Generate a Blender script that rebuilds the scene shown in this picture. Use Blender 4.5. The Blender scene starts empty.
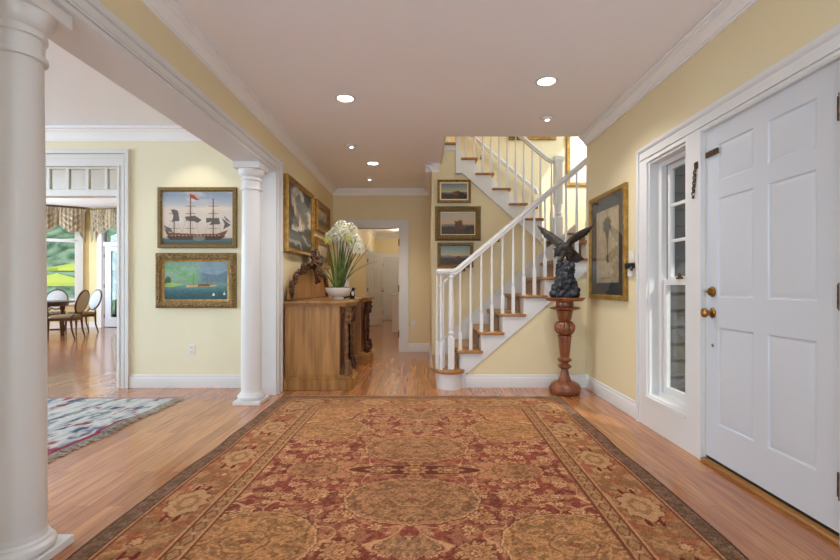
import bpy, bmesh, math, random
import numpy as np
from mathutils import Vector, Matrix, noise as mnoise
random.seed(7)
PI = math.pi
scn = bpy.context.scene
COL = scn.collection
ORG = {}

# ------------------------------------------------------------------ colour and materials
def lin(c):
    c = c / 255.0
    return c / 12.92 if c <= 0.04045 else ((c + 0.055) / 1.055) ** 2.4
def rgb(r, g, b):
    return (lin(r), lin(g), lin(b), 1.0)
def lin_np(a):
    a = np.clip(np.asarray(a, dtype=np.float64) / 255.0, 0, 1)
    return np.where(a <= 0.04045, a / 12.92, ((a + 0.055) / 1.055) ** 2.4)

def new_mat(name):
    m = bpy.data.materials.new(name)
    m.use_nodes = True
    nt = m.node_tree
    return m, nt, nt.nodes, nt.links, nt.nodes['Principled BSDF']

def mat(name, c, rough=0.5, metal=0.0, c2=None, scale=6.0, bump=0.0, bscale=None, stretch=(1, 1, 1), spec=None, coat=0.0, detail=4.0, trans=0.0):
    m, nt, N, L, P = new_mat(name)
    P.inputs['Roughness'].default_value = rough
    P.inputs['Metallic'].default_value = metal
    if spec is not None: P.inputs['Specular IOR Level'].default_value = spec
    if coat: P.inputs['Coat Weight'].default_value = coat; P.inputs['Coat Roughness'].default_value = 0.15
    tc = N.new('ShaderNodeTexCoord'); mp = N.new('ShaderNodeMapping')
    mp.inputs['Scale'].default_value = stretch
    L.new(tc.outputs['Object'], mp.inputs['Vector'])
    nz = N.new('ShaderNodeTexNoise'); nz.inputs['Scale'].default_value = scale; nz.inputs['Detail'].default_value = detail
    L.new(mp.outputs['Vector'], nz.inputs['Vector'])
    cr = N.new('ShaderNodeValToRGB')
    cr.color_ramp.elements[0].position = 0.35; cr.color_ramp.elements[1].position = 0.65
    cr.color_ramp.elements[0].color = rgb(*c)
    cr.color_ramp.elements[1].color = rgb(*(c2 or tuple(max(0, x - 3) for x in c)))
    L.new(nz.outputs['Fac'], cr.inputs['Fac'])
    L.new(cr.outputs['Color'], P.inputs['Base Color'])
    if bump:
        b = N.new('ShaderNodeBump'); b.inputs['Strength'].default_value = bump; b.inputs['Distance'].default_value = 0.01
        nb = N.new('ShaderNodeTexNoise'); nb.inputs['Scale'].default_value = bscale or scale * 3
        L.new(mp.outputs['Vector'], nb.inputs['Vector'])
        L.new(nb.outputs['Fac'], b.inputs['Height']); L.new(b.outputs['Normal'], P.inputs['Normal'])
    return m

def wood(name, ca, cb, axis='z', scale=5.0, rough=0.35, coat=0.0):
    st = {'x': (0.08, 1, 1), 'y': (1, 0.08, 1), 'z': (1, 1, 0.08)}[axis]
    return mat(name, ca, rough, 0, cb, scale * 8, 0.08, scale * 14, st, coat=coat, detail=6)

def emit(name, c, strength):
    m, nt, N, L, P = new_mat(name)
    P.inputs['Base Color'].default_value = rgb(*c)
    P.inputs['Emission Color'].default_value = rgb(*c)
    P.inputs['Emission Strength'].default_value = strength
    return m

def vcol(name, rough=0.6, bump=0.0, bscale=200, spec=0.4):
    m, nt, N, L, P = new_mat(name)
    a = N.new('ShaderNodeAttribute'); a.attribute_name = 'Col'
    L.new(a.outputs['Color'], P.inputs['Base Color'])
    P.inputs['Roughness'].default_value = rough
    P.inputs['Specular IOR Level'].default_value = spec
    if bump:
        tc = N.new('ShaderNodeTexCoord')
        b = N.new('ShaderNodeBump'); b.inputs['Strength'].default_value = bump; b.inputs['Distance'].default_value = 0.005
        nb = N.new('ShaderNodeTexNoise'); nb.inputs['Scale'].default_value = bscale
        L.new(tc.outputs['Object'], nb.inputs['Vector'])
        L.new(nb.outputs['Fac'], b.inputs['Height']); L.new(b.outputs['Normal'], P.inputs['Normal'])
    return m

def glass_mat(name, tint=(235, 240, 240), amt=0.12):
    m, nt, N, L, P = new_mat(name)
    out = N['Material Output']
    t = N.new('ShaderNodeBsdfTransparent'); t.inputs['Color'].default_value = rgb(*tint)
    g = N.new('ShaderNodeBsdfGlossy'); g.inputs['Roughness'].default_value = 0.02
    lw = N.new('ShaderNodeLayerWeight'); lw.inputs['Blend'].default_value = 0.5
    pw = N.new('ShaderNodeMath'); pw.operation = 'POWER'; pw.inputs[1].default_value = 4.0
    L.new(lw.outputs['Facing'], pw.inputs[0])
    fr = N.new('ShaderNodeMath'); fr.operation = 'MULTIPLY_ADD'; fr.inputs[1].default_value = 0.8; fr.inputs[2].default_value = 0.03
    L.new(pw.outputs[0], fr.inputs[0])
    mx = N.new('ShaderNodeMixShader')
    L.new(fr.outputs[0], mx.inputs['Fac']); L.new(t.outputs[0], mx.inputs[1]); L.new(g.outputs[0], mx.inputs[2])
    L.new(mx.outputs[0], out.inputs['Surface'])
    N.remove(P)
    return m

def floor_mat():
    m, nt, N, L, P = new_mat('oak_strip_floor')
    tc = N.new('ShaderNodeTexCoord'); mp = N.new('ShaderNodeMapping')
    mp.inputs['Rotation'].default_value = (0, 0, PI / 2)
    L.new(tc.outputs['Object'], mp.inputs['Vector'])
    br = N.new('ShaderNodeTexBrick')
    br.offset = 0.37; br.squash = 1.0
    br.inputs['Color1'].default_value = rgb(198, 134, 84)
    br.inputs['Color2'].default_value = rgb(170, 106, 62)
    br.inputs['Mortar'].default_value = rgb(110, 64, 34)
    br.inputs['Scale'].default_value = 1.0
    br.inputs['Mortar Size'].default_value = 0.0012
    br.inputs['Mortar Smooth'].default_value = 0.3
    br.inputs['Bias'].default_value = -0.1
    br.inputs['Brick Width'].default_value = 1.15
    br.inputs['Row Height'].default_value = 0.083
    L.new(mp.outputs['Vector'], br.inputs['Vector'])
    mp2 = N.new('ShaderNodeMapping'); mp2.inputs['Scale'].default_value = (30, 1.6, 1)
    L.new(tc.outputs['Object'], mp2.inputs['Vector'])
    nz = N.new('ShaderNodeTexNoise'); nz.inputs['Scale'].default_value = 1.6; nz.inputs['Detail'].default_value = 6
    nz.inputs['Distortion'].default_value = 0.6
    L.new(mp2.outputs['Vector'], nz.inputs['Vector'])
    cr = N.new('ShaderNodeValToRGB')
    cr.color_ramp.elements[0].position = 0.3; cr.color_ramp.elements[0].color = rgb(196, 180, 166)
    cr.color_ramp.elements[1].position = 0.62; cr.color_ramp.elements[1].color = rgb(255, 255, 255)
    L.new(nz.outputs['Fac'], cr.inputs['Fac'])
    mx = N.new('ShaderNodeMixRGB'); mx.blend_type = 'MULTIPLY'; mx.inputs['Fac'].default_value = 0.75
    L.new(br.outputs['Color'], mx.inputs['Color1']); L.new(cr.outputs['Color'], mx.inputs['Color2'])
    L.new(mx.outputs['Color'], P.inputs['Base Color'])
    P.inputs['Roughness'].default_value = 0.24
    P.inputs['Specular IOR Level'].default_value = 0.5
    P.inputs['Coat Weight'].default_value = 0.4; P.inputs['Coat Roughness'].default_value = 0.1
    b = N.new('ShaderNodeBump'); b.inputs['Strength'].default_value = 0.12; b.inputs['Distance'].default_value = 0.003
    L.new(br.outputs['Fac'], b.inputs['Height']); b.invert = True
    L.new(b.outputs['Normal'], P.inputs['Normal'])
    return m

def shingle_mat():
    m, nt, N, L, P = new_mat('weathered_shingles')
    tc = N.new('ShaderNodeTexCoord'); mp = N.new('ShaderNodeMapping')
    mp.inputs['Rotation'].default_value = (-PI / 2, 0, 0)
    L.new(tc.outputs['Object'], mp.inputs['Vector'])
    nz = N.new('ShaderNodeTexNoise'); nz.inputs['Scale'].default_value = 9
    L.new(tc.outputs['Object'], nz.inputs['Vector'])
    cr = N.new('ShaderNodeValToRGB')
    cr.color_ramp.elements[0].color = rgb(58, 56, 56); cr.color_ramp.elements[1].color = rgb(86, 82, 80)
    L.new(nz.outputs['Fac'], cr.inputs['Fac']); L.new(cr.outputs['Color'], P.inputs['Base Color'])
    P.inputs['Roughness'].default_value = 0.85
    return m

M = {}
M['wall'] = mat('yellow_wall_paint', (230, 216, 178), 0.6, c2=(229, 214, 176), scale=3)
M['wall2'] = mat('pale_yellow_wall_paint', (236, 230, 202), 0.6, c2=(235, 228, 200), scale=3)
M['white'] = mat('white_gloss_trim_paint', (224, 223, 223), 0.35, c2=(223, 222, 222), scale=3)
M['crown'] = mat('bright_white_crown_paint', (246, 245, 246), 0.5, c2=(245, 244, 245), scale=3)
M['door'] = mat('white_door_paint', (208, 211, 219), 0.38, c2=(207, 210, 218), scale=4)
M['ceil'] = mat('white_ceiling_paint', (250, 249, 252), 0.85, c2=(249, 248, 251), scale=2)
M['floor'] = floor_mat()
M['oak'] = wood('oak_tread_wood', (180, 126, 66), (150, 100, 50), 'y', 3, 0.35)
M['mahog'] = wood('carved_mahogany', (150, 86, 54), (106, 58, 36), 'z', 4, 0.3, 0.2)
M['pine'] = wood('waxed_golden_wood', (182, 134, 72), (140, 94, 46), 'z', 2.2, 0.38)
M['pinetop'] = wood('waxed_golden_wood_top', (172, 124, 64), (140, 94, 44), 'y', 2.2, 0.3)
M['carve'] = mat('dark_carved_walnut', (104, 62, 38), 0.26, 0, (54, 30, 20), 30, 0.1)
M['carve2'] = mat('tan_carved_wood', (140, 100, 58), 0.42, 0, (84, 52, 30), 34, 0.2)  # lighter tone, only on the nearest corner column
M['redwood'] = wood('red_brown_panel_wood', (104, 48, 32), (76, 32, 22), 'z', 3, 0.35)
M['gold'] = mat('antique_gold_leaf', (176, 136, 64), 0.42, 0.55, (126, 92, 40), 40, 0.15)
M['gold2'] = mat('bright_gilt_frame', (186, 146, 72), 0.36, 0.45, (146, 108, 48), 20, 0.05)
M['gold3'] = mat('dull_bronze_gilt', (138, 112, 62), 0.5, 0.3, (96, 76, 40), 60, 0.3)
M['goldcarve'] = mat('carved_dark_gilt', (176, 144, 90), 0.45, 0.3, (66, 48, 30), 90, 0.6, 120)
M['linen'] = mat('cream_liner', (226, 214, 180), 0.7)
M['brass'] = mat('aged_brass', (176, 130, 66), 0.3, 0.85, (140, 96, 44), 30)
M['darkbrass'] = mat('dark_brass_hinge', (112, 86, 54), 0.4, 0.7, (66, 50, 34), 60)
M['bronze'] = mat('dark_patinated_bronze', (66, 58, 52), 0.42, 0.35, (40, 36, 34), 60, 0.3)
M['rock'] = mat('black_blue_stone', (58, 62, 70), 0.42, 0.1, (28, 30, 36), 30, 0.5)
M['carpet'] = mat('beige_stair_carpet', (168, 138, 110), 0.95, 0, (146, 116, 90), 60, 0.3)
M['glass'] = glass_mat('window_glass')
M['picglass'] = glass_mat('picture_glass', (248, 248, 248))
M['canvas'] = vcol('painted_canvas', 0.38, spec=0.35)
M['rug'] = vcol('woven_wool_rug', 0.95, 0.5, 160, 0.1)
M['rug2'] = vcol('woven_pale_rug', 0.95, 0.5, 120, 0.1)
M['fringe'] = mat('wool_fringe', (186, 178, 164), 0.9, 0, (150, 142, 130), 40)
M['porcelain'] = mat('white_glazed_porcelain', (232, 226, 222), 0.2)
M['leaf'] = mat('strap_leaf_green', (112, 132, 60), 0.45, 0, (68, 90, 40), 14)
M['stemm'] = mat('flower_stem_green', (96, 88, 44), 0.5, 0, (70, 60, 34), 20)
M['petal'] = mat('white_petal', (250, 248, 232), 0.5)
M['petalg'] = mat('greenish_bud', (206, 206, 120), 0.5)
M['moss'] = mat('dark_moss', (70, 66, 38), 0.9, 0, (44, 40, 24), 60, 0.6)
M['black'] = mat('black_enamel', (22, 20, 20), 0.35)
M['dark'] = mat('dark_brown_wood', (54, 36, 24), 0.6)  # plain dark brown for the umbrella bases and the plant pot
M['slate'] = mat('dark_slate_mat_board', (66, 68, 66), 0.8)
M['plastic'] = mat('white_plastic', (236, 234, 228), 0.4)
M['fabric'] = mat('taupe_striped_fabric', (198, 184, 160), 0.85, 0, (136, 120, 98), 10, 0.1, stretch=(1, 1, .05))
M['uphol'] = mat('pale_grey_upholstery', (190, 192, 196), 0.9, 0, (178, 180, 186), 30)
M['seatfab'] = mat('beige_seat_fabric', (150, 132, 106), 0.9, 0, (134, 116, 90), 30)
M['chairwood'] = wood('dark_fruitwood', (96, 58, 36), (66, 38, 24), 'z', 5, 0.3)
M['darkback'] = wood('added_dark_back_wall', (128, 98, 76), (104, 78, 60), 'z', 3)  # dark finish added on an unseen wall to cut bounced light
M['dining'] = mat('mustard_wall_paint', (216, 196, 146), 0.6, c2=(212, 192, 142), scale=3)
M['shingle'] = shingle_mat()
M['stone'] = mat('pale_terrace_paving', (170, 178, 188), 0.7, 0, (150, 158, 168), 3)
M['hill'] = mat('wooded_hillside', (146, 170, 136), 0.9, 0, (56, 88, 64), 1.3, 0.8, 2)
M['lime'] = mat('chartreuse_canvas', (212, 220, 96), 0.8)
M['ivy'] = mat('ivy_leaf', (78, 128, 48), 0.55, 0, (50, 92, 34), 20)
M['bulb'] = emit('lamp_glow', (255, 236, 205), 14)
M['steel'] = mat('satin_nickel', (150, 148, 144), 0.35, 0.8)

# ------------------------------------------------------------------ mesh builder
class MB:
    def __init__(s): s.v = []; s.f = []; s.nb = 0
    def add(s, vs, fs):
        o = len(s.v); s.v += [tuple(p) for p in vs]; s.f += [tuple(i + o for i in f) for f in fs]; return s
    def box(s, x0, x1, y0, y1, z0, z1, grow=True):
        if grow:
            s.nb += 1; e = .00018 * s.nb if (s.nb > 1 or s.v) else 0
            x0, x1, y0, y1, z1 = x0 - e, x1 + e, y0 - e, y1 + e, z1 + e
            if z0 > .01: z0 -= e
        return s.add([(x0, y0, z0), (x1, y0, z0), (x1, y1, z0), (x0, y1, z0), (x0, y0, z1), (x1, y0, z1), (x1, y1, z1), (x0, y1, z1)],
                     [(3, 2, 1, 0), (4, 5, 6, 7), (0, 1, 5, 4), (1, 2, 6, 5), (2, 3, 7, 6), (3, 0, 4, 7)])
    def prism(s, pts, vec):
        n = len(pts); a = [Vector(p) for p in pts]; v = Vector(vec)
        return s.add(a + [p + v for p in a], [tuple(range(n - 1, -1, -1)), tuple(range(n, 2 * n))] + [(i, (i + 1) % n, n + (i + 1) % n, n + i) for i in range(n)])
    def tube(s, pts, rad, n=8, caps=True):
        P = [Vector(p) for p in pts]; k = len(P)
        if not hasattr(rad, '__len__'): rad = [rad] * k
        vs = []; up = None
        for i in range(k):
            t = (P[min(i + 1, k - 1)] - P[max(i - 1, 0)])
            t = t.normalized() if t.length > 1e-9 else Vector((0, 0, 1))
            if up is None:
                up = Vector((0, 0, 1)) if abs(t.z) < 0.95 else Vector((1, 0, 0))
            a = t.cross(up)
            if a.length < 1e-6: a = t.cross(Vector((0, 1, 0)))
            a.normalize(); b = a.cross(t).normalized(); up = b
            for j in range(n):
                an = 2 * PI * j / n
                vs.append(P[i] + (a * math.cos(an) + b * math.sin(an)) * rad[i])
        fs = [(i * n + j, i * n + (j + 1) % n, (i + 1) * n + (j + 1) % n, (i + 1) * n + j) for i in range(k - 1) for j in range(n)]
        if caps: fs += [tuple(range(n - 1, -1, -1)), tuple((k - 1) * n + j for j in range(n))]
        return s.add(vs, fs)
    def bar(s, p0, p1, w, h, up=(0, 0, 1)):
        a = Vector(p0); b = Vector(p1); t = (b - a).normalized(); u = Vector(up)
        r = t.cross(u).normalized(); u = r.cross(t).normalized()
        c = []
        for p in (a, b):
            for sx, sy in ((-1, -1), (1, -1), (1, 1), (-1, 1)):
                c.append(p + r * (sx * w / 2) + u * (sy * h / 2))
        return s.add(c, [(3, 2, 1, 0), (4, 5, 6, 7), (0, 1, 5, 4), (1, 2, 6, 5), (2, 3, 7, 6), (3, 0, 4, 7)])
    def lathe(s, prof, c=(0, 0, 0), n=24, mod=None):
        vs = []; k = len(prof)
        for r, z in prof:
            for j in range(n):
                an = 2 * PI * j / n
                rr = r * (mod(an, z) if mod else 1)
                vs.append((c[0] + rr * math.cos(an), c[1] + rr * math.sin(an), c[2] + z))
        fs = [(i * n + j, i * n + (j + 1) % n, (i + 1) * n + (j + 1) % n, (i + 1) * n + j) for i in range(k - 1) for j in range(n)]
        fs += [tuple(range(n - 1, -1, -1)), tuple((k - 1) * n + j for j in range(n))]
        return s.add(vs, fs)
    def ell(s, c, r, n=10, m=6, rot=None):
        vs = []; fs = []; R = rot or Matrix.Identity(3); c = Vector(c)
        vs.append(c + R @ Vector((0, 0, -r[2])))
        for i in range(1, m):
            ph = -PI / 2 + PI * i / m
            for j in range(n):
                an = 2 * PI * j / n
                vs.append(c + R @ Vector((r[0] * math.cos(ph) * math.cos(an), r[1] * math.cos(ph) * math.sin(an), r[2] * math.sin(ph))))
        vs.append(c + R @ Vector((0, 0, r[2])))
        for j in range(n):
            fs.append((0, 1 + (j + 1) % n, 1 + j)); e = len(vs) - 1
            fs.append((e, 1 + (m - 2) * n + j, 1 + (m - 2) * n + (j + 1) % n))
        for i in range(m - 2):
            for j in range(n):
                fs.append((1 + i * n + j, 1 + i * n + (j + 1) % n, 1 + (i + 1) * n + (j + 1) % n, 1 + (i + 1) * n + j))
        return s.add(vs, fs)
    def loft(s, rings, caps=True):
        n = len(rings[0]); vs = [p for r in rings for p in r]; k = len(rings)
        fs = [(i * n + j, i * n + (j + 1) % n, (i + 1) * n + (j + 1) % n, (i + 1) * n + j) for i in range(k - 1) for j in range(n)]
        if caps: fs += [tuple(range(n - 1, -1, -1)), tuple((k - 1) * n + j for j in range(n))]
        return s.add(vs, fs)
    def grid(s, fn, nu, nv):
        vs = [fn(i / nu, j / nv) for j in range(nv + 1) for i in range(nu + 1)]; w = nu + 1
        return s.add(vs, [(j * w + i, j * w + i + 1, (j + 1) * w + i + 1, (j + 1) * w + i) for j in range(nv) for i in range(nu)])
    def sheet(s, fn, nu, nv, th):
        """closed thick sheet; fn(u,v) -> (point, normal)"""
        w = nu + 1; top = []; bot = []
        for j in range(nv + 1):
            for i in range(nu + 1):
                p, nn = fn(i / nu, j / nv); p = Vector(p); nn = Vector(nn).normalized() * th / 2
                top.append(p + nn); bot.append(p - nn)
        o = len(top); fs = []
        for j in range(nv):
            for i in range(nu):
                a, b, c, d = j * w + i, j * w + i + 1, (j + 1) * w + i + 1, (j + 1) * w + i
                fs += [(a, b, c, d), (o + d, o + c, o + b, o + a)]
        rim = [i for i in range(w)] + [j * w + nu for j in range(1, nv + 1)] + [nv * w + i for i in range(nu - 1, -1, -1)] + [j * w for j in range(nv - 1, 0, -1)]
        for a, b in zip(rim, rim[1:] + rim[:1]): fs.append((b, a, o + a, o + b))
        return s.add(top + bot, fs)
    def walled(s, axis, a0, a1, u0, u1, z0, z1, holes):
        """solid wall between a0..a1 along axis, spanning u0..u1 and z0..z1, with rectangular holes (ua,ub,za,zb)"""
        us = sorted(set([u0, u1] + [h for q in holes for h in q[:2]])); zs = sorted(set([z0, z1] + [h for q in holes for h in q[2:]]))
        for i in range(len(us) - 1):
            for j in range(len(zs) - 1):
                um = (us[i] + us[i + 1]) / 2; zm = (zs[j] + zs[j + 1]) / 2
                if any(q[0] < um < q[1] and q[2] < zm < q[3] for q in holes): continue
                if axis == 'x': s.box(a0, a1, us[i], us[i + 1], zs[j], zs[j + 1], False)
                else: s.box(us[i], us[i + 1], a0, a1, zs[j], zs[j + 1], False)
        return s
    def build(s, name, m, parent=None, smooth=True, bevel=0.0, ang=35, remesh=0.0, origin=None):
        me = bpy.data.meshes.new(name)
        if parent is not None: o = ORG.get(parent.name, Vector((0, 0, 0)))
        elif origin is not None: o = Vector(origin)
        else:
            xs = [p[0] for p in s.v]; ys = [p[1] for p in s.v]; zs = [p[2] for p in s.v]
            o = Vector(((min(xs) + max(xs)) / 2, (min(ys) + max(ys)) / 2, min(zs)))
        me.from_pydata([tuple(Vector(p) - o) for p in s.v], [], s.f)
        bm = bmesh.new(); bm.from_mesh(me)
        bmesh.ops.recalc_face_normals(bm, faces=bm.faces); bm.to_mesh(me); bm.free()
        me.materials.append(m)
        if smooth:
            me.polygons.foreach_set('use_smooth', [True] * len(me.polygons))
            me.set_sharp_from_angle(angle=math.radians(ang))
        ob = bpy.data.objects.new(name, me); COL.objects.link(ob)
        if parent is not None:
            ob.parent = parent; ORG[ob.name] = o
        else:
            ob.location = o; ORG[ob.name] = o
        if remesh:
            r = ob.modifiers.new('voxel', 'REMESH'); r.mode = 'VOXEL'; r.voxel_size = remesh; r.use_smooth_shade = True
        if bevel:
            b = ob.modifiers.new('bevel', 'BEVEL'); b.width = bevel; b.segments = 2; b.limit_method = 'ANGLE'; b.angle_limit = math.radians(40)
        return ob

def tag(o, label=None, cat=None, group=None, kind=None):
    if label: o['label'] = label
    if cat: o['category'] = cat
    if group: o['group'] = group
    if kind: o['kind'] = kind
    return o
def struct(o, label=None): 
    o['kind'] = 'structure'
    if label: o['label'] = label
    return o
def thing(name, label, cat, loc=(0, 0, 0), group=None):
    o = bpy.data.objects.new(name, None); COL.objects.link(o); o.empty_display_size = 0.1
    o.location = loc; ORG[o.name] = Vector(loc)
    return tag(o, label, cat, group)
def kids(o): return [c for c in bpy.data.objects if c.parent == o]
def copy_tree(o, parent=None):
    c = o.copy(); COL.objects.link(c)
    if parent: c.parent = parent
    for ch in kids(o): copy_tree(ch, c)
    return c

# ------------------------------------------------------------------ painted patterns
def vnoise(u, v, seed=0):
    rs = np.random.RandomState(seed); T = rs.rand(64, 64)
    u = np.asarray(u) ; v = np.asarray(v)
    i = np.floor(u).astype(int); j = np.floor(v).astype(int); fu = u - i; fv = v - j
    fu = fu * fu * (3 - 2 * fu); fv = fv * fv * (3 - 2 * fv)
    a = T[i % 64, j % 64]; b = T[(i + 1) % 64, j % 64]; c = T[i % 64, (j + 1) % 64]; d = T[(i + 1) % 64, (j + 1) % 64]
    return (a * (1 - fu) + b * fu) * (1 - fv) + (c * (1 - fu) + d * fu) * fv
def fbm(u, v, s, seed=0, o=4):
    t = 0; a = 0.5; k = s
    for q in range(o):
        t = t + a * vnoise(u * k, v * k, seed + q); a *= 0.5; k *= 2.03
    return t / (1 - 0.5 ** o)
def mixc(base, c, m):
    m = np.clip(m, 0, 1)[..., None]
    return base * (1 - m) + np.array(c, dtype=float) * m
def poly_mask(u, v, pts):
    ins = np.zeros(u.shape, bool); n = len(pts); j = n - 1
    for i in range(n):
        xi, yi = pts[i]; xj, yj = pts[j]
        if yi != yj:
            ins ^= ((yi > v) != (yj > v)) & (u < (xj - xi) * (v - yi) / (yj - yi) + xi)
        j = i
    return ins.astype(float)
def line_mask(u, v, p, q, w):
    p = np.array(p); q = np.array(q); d = q - p; L2 = (d ** 2).sum()
    t = np.clip(((u - p[0]) * d[0] + (v - p[1]) * d[1]) / L2, 0, 1)
    return np.clip(1.5 - np.hypot(u - p[0] - t * d[0], v - p[1] - t * d[1]) / w, 0, 1)
def grad(v, stops):
    ks = [s[0] for s in stops]; out = np.stack([np.interp(v, ks, [s[1][c] for s in stops]) for c in range(3)], -1)
    return out
def set_cols(me, colors):
    at = me.color_attributes.new('Col', 'FLOAT_COLOR', 'POINT')
    c = np.ones((len(colors), 4), np.float32); c[:, :3] = lin_np(colors)
    at.data.foreach_set('color', c.ravel())
def canvas_obj(name, w, h, y, fn, parent, nx=80, ny=60, zc=0.0, th=0.004, m=None):
    """flat painted rectangle in local x/z facing -y, centred on x=0, bottom at zc"""
    us = np.linspace(0, 1, nx + 1); vs = np.linspace(0, 1, ny + 1); U, V = np.meshgrid(us, vs)
    C = fn(U, V).reshape(-1, 3)
    vert = [((u - 0.5) * w, y, zc + v * h) for v in vs for u in us]; W = nx + 1
    fs = [(j * W + i, j * W + i + 1, (j + 1) * W + i + 1, (j + 1) * W + i) for j in range(ny) for i in range(nx)]
    me = bpy.data.meshes.new(name); me.from_pydata(vert, [], fs); me.materials.append(m or M['canvas'])
    set_cols(me, C)
    ob = bpy.data.objects.new(name, me); COL.objects.link(ob); ob.parent = parent
    sol = ob.modifiers.new('thick', 'SOLIDIFY'); sol.thickness = th; sol.offset = -1
    return ob
def frame_mb(w, h, prof, mb=None, z0=0.0):
    """rectangular mitred frame: prof = [(inset, y)] outer->inner, front is -y"""
    mb = mb or MB(); rings = []
    for ins, y in prof:
        a = w / 2 - ins
        rings.append([(-a, y, z0 + ins), (a, y, z0 + ins), (a, y, z0 + h - ins), (-a, y, z0 + h - ins)])
    vs = [p for r in rings for p in r]; k = len(rings); fs = []
    for i in range(k):
        n = (i + 1) % k
        for j in range(4):
            fs.append((i * 4 + j, i * 4 + (j + 1) % 4, n * 4 + (j + 1) % 4, n * 4 + j))
    return mb.add(vs, fs)
def picture(label, cat, loc, rot, w, h, fw, depth, fmat, fn, liner=0.0, nx=80, ny=60, style='cove', name='framed_painting', group=None, glass=False, linermat=None, noise_amt=0.0):
    t = thing(name, label, cat, (0, 0, 0), group)
    d = depth
    if style == 'cove': prof = [(0, 0), (0, -d * .75), (fw * .12, -d), (fw * .28, -d), (fw * .55, -d * .72), (fw * .8, -d * .62), (fw * .88, -d * .72), (fw, -d * .55), (fw, 0)]
    elif style == 'flat': prof = [(0, 0), (0, -d * .8), (fw * .1, -d), (fw * .75, -d), (fw * .82, -d * .85), (fw, -d * .7), (fw, 0)]
    else: prof = [(0, 0), (0, -d * .45), (fw * .1, -d * .6), (fw * .3, -d * .8), (fw * .5, -d), (fw * .7, -d * .95), (fw * .8, -d * .7), (fw, -d * .6), (fw, 0)]
    mb = frame_mb(w, h, prof)
    if style == 'carved':
        rnd = random.Random(int(w * 1000))
        per = [(-w / 2, 0, 1, 0, w), (-w / 2, h, 1, 0, w), (-w / 2, 0, 0, 1, h), (w / 2, 0, 0, 1, h)]
        for k, (x, z, dx, dz, ln) in enumerate(per):
            n = int(ln / 0.026)
            for i in range(n + 1):
                s = i / n * ln; ins = fw * 0.38
                px, pz = x + dx * s, z + dz * s
                px = min(max(px, -w / 2 + ins), w / 2 - ins); pz = min(max(pz, ins), h - ins)
                mb.ell((px, -d * .92, pz), (.012 + rnd.random() * .006, .01, .012 + rnd.random() * .006), 7, 5)
    mb.build('frame', fmat, t, ang=25)
    ins = fw
    if liner:
        frame_mb(w - 2 * fw + .004, h - 2 * fw + .004, [(0, 0), (0, -d * .55), (liner, -d * .4), (liner, 0)], z0=fw - .002).build('liner', linermat or M['linen'], t)
        ins += liner
    canvas_obj('canvas', w - 2 * ins + .006, h - 2 * ins + .006, -d * .36, fn, t, nx, ny, zc=ins - .003)
    if glass:
        MB().box(-w / 2 + fw, w / 2 - fw, -d * .62, -d * .62 + .002, fw, h - fw).build('picture_glass', M['picglass'], t)
    t.location = loc; t.rotation_euler = (0, 0, rot)
    return t
# ================================================================== SETTING
W, Wh = M['wall'], M['white']
HL, HR = -1.495, 1.785          # hall left / right wall faces
CZ = 2.72                       # hall ceiling
FY = 4.985                      # face of the stair wall and of the sitting room back wall
struct(MB().prism([(-11.5, -3.2, -.12), (3.1, -3.2, -.12), (3.1, 15.2, -.12), (-3.0, 15.2, -.12), (-3.0, 11.85, -.12), (-5.6, 11.85, -.12), (-8.88, 12.46, -.12), (-10.95, 11.2, -.12), (-11.5, 11.0, -.12)], (0, 0, .12)).build('floor', M['floor'], origin=(0, 0, 0)))
mb = MB().box(HL - .2, HR + .1, -3.1, FY, CZ, CZ + .25)
mb.box(HL - .2, .24, FY, 7.85, CZ, CZ + .25)
struct(mb.build('ceiling', M['ceil'], smooth=False))
# left hall wall with the beam over the columns
mb = MB().box(-1.70, HL, 4.66, 7.85, 0, CZ)
mb.box(-1.70, HL, 1.53, 4.66, 2.265, CZ)
mb.box(-1.70, HL, -3.1, 1.53, 0, CZ)
mb.box(-1.725, -1.69, 1.53, 4.66, 2.265, CZ)
struct(mb.build('wall_left', W, smooth=False))
# right hall wall: sidelight and entrance door openings
mb = MB().walled('x', HR, HR + .13, -3.1, FY, 0, CZ, [(3.078, 3.612, .235, 2.065), (1.938, 2.90, 0, 2.077)])
struct(mb.build('wall_right', W, smooth=False))
# hall back wall with doorway
struct(MB().walled('y', 7.7, 7.82, HL, .13, 0, CZ, [(-1.25, -.377, 0, 2.07)]).build('wall_back', W, smooth=False))
# wall end beside the stairs
struct(MB().box(.13, .23, 6.204, 7.82, 0, CZ).build('wall_corridor_end', W, smooth=False))
# unseen wall behind camera, dark finish and two openings added for the light
struct(MB().walled('y', -3.2, -3.05, HL - .2, HR + .13, 0, CZ, [(-1.3, -.15, .4, 2.35), (.25, 1.5, .4, 2.35)]).build('wall_front', M['darkback'], smooth=False))
# sitting room
W2 = M['wall2']
struct(MB().walled('y', FY, 5.10, -6.6, -1.70, 0, 2.95, [(-4.9, -3.278, 0, 2.395)]).build('wall_sitting_room_back', W2, smooth=False))
struct(MB().walled('x', -6.6, -6.45, -3.1, FY, 0, 2.95, [(-2.2, .2, .4, 2.4), (1.0, 4.2, .3, 2.5)]).build('wall_sitting_room_side', W2, smooth=False))
struct(MB().walled('y', -3.2, -3.05, -6.6, HL - .2, 0, 2.95, [(-5.6, -2.6, .3, 2.5)]).build('wall_sitting_room_front', W2, smooth=False))
struct(MB().box(-6.6, -1.69, -3.2, 5.1, 2.81, 2.95).build('ceiling_sitting_room', M['ceil'], smooth=False))

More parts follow.
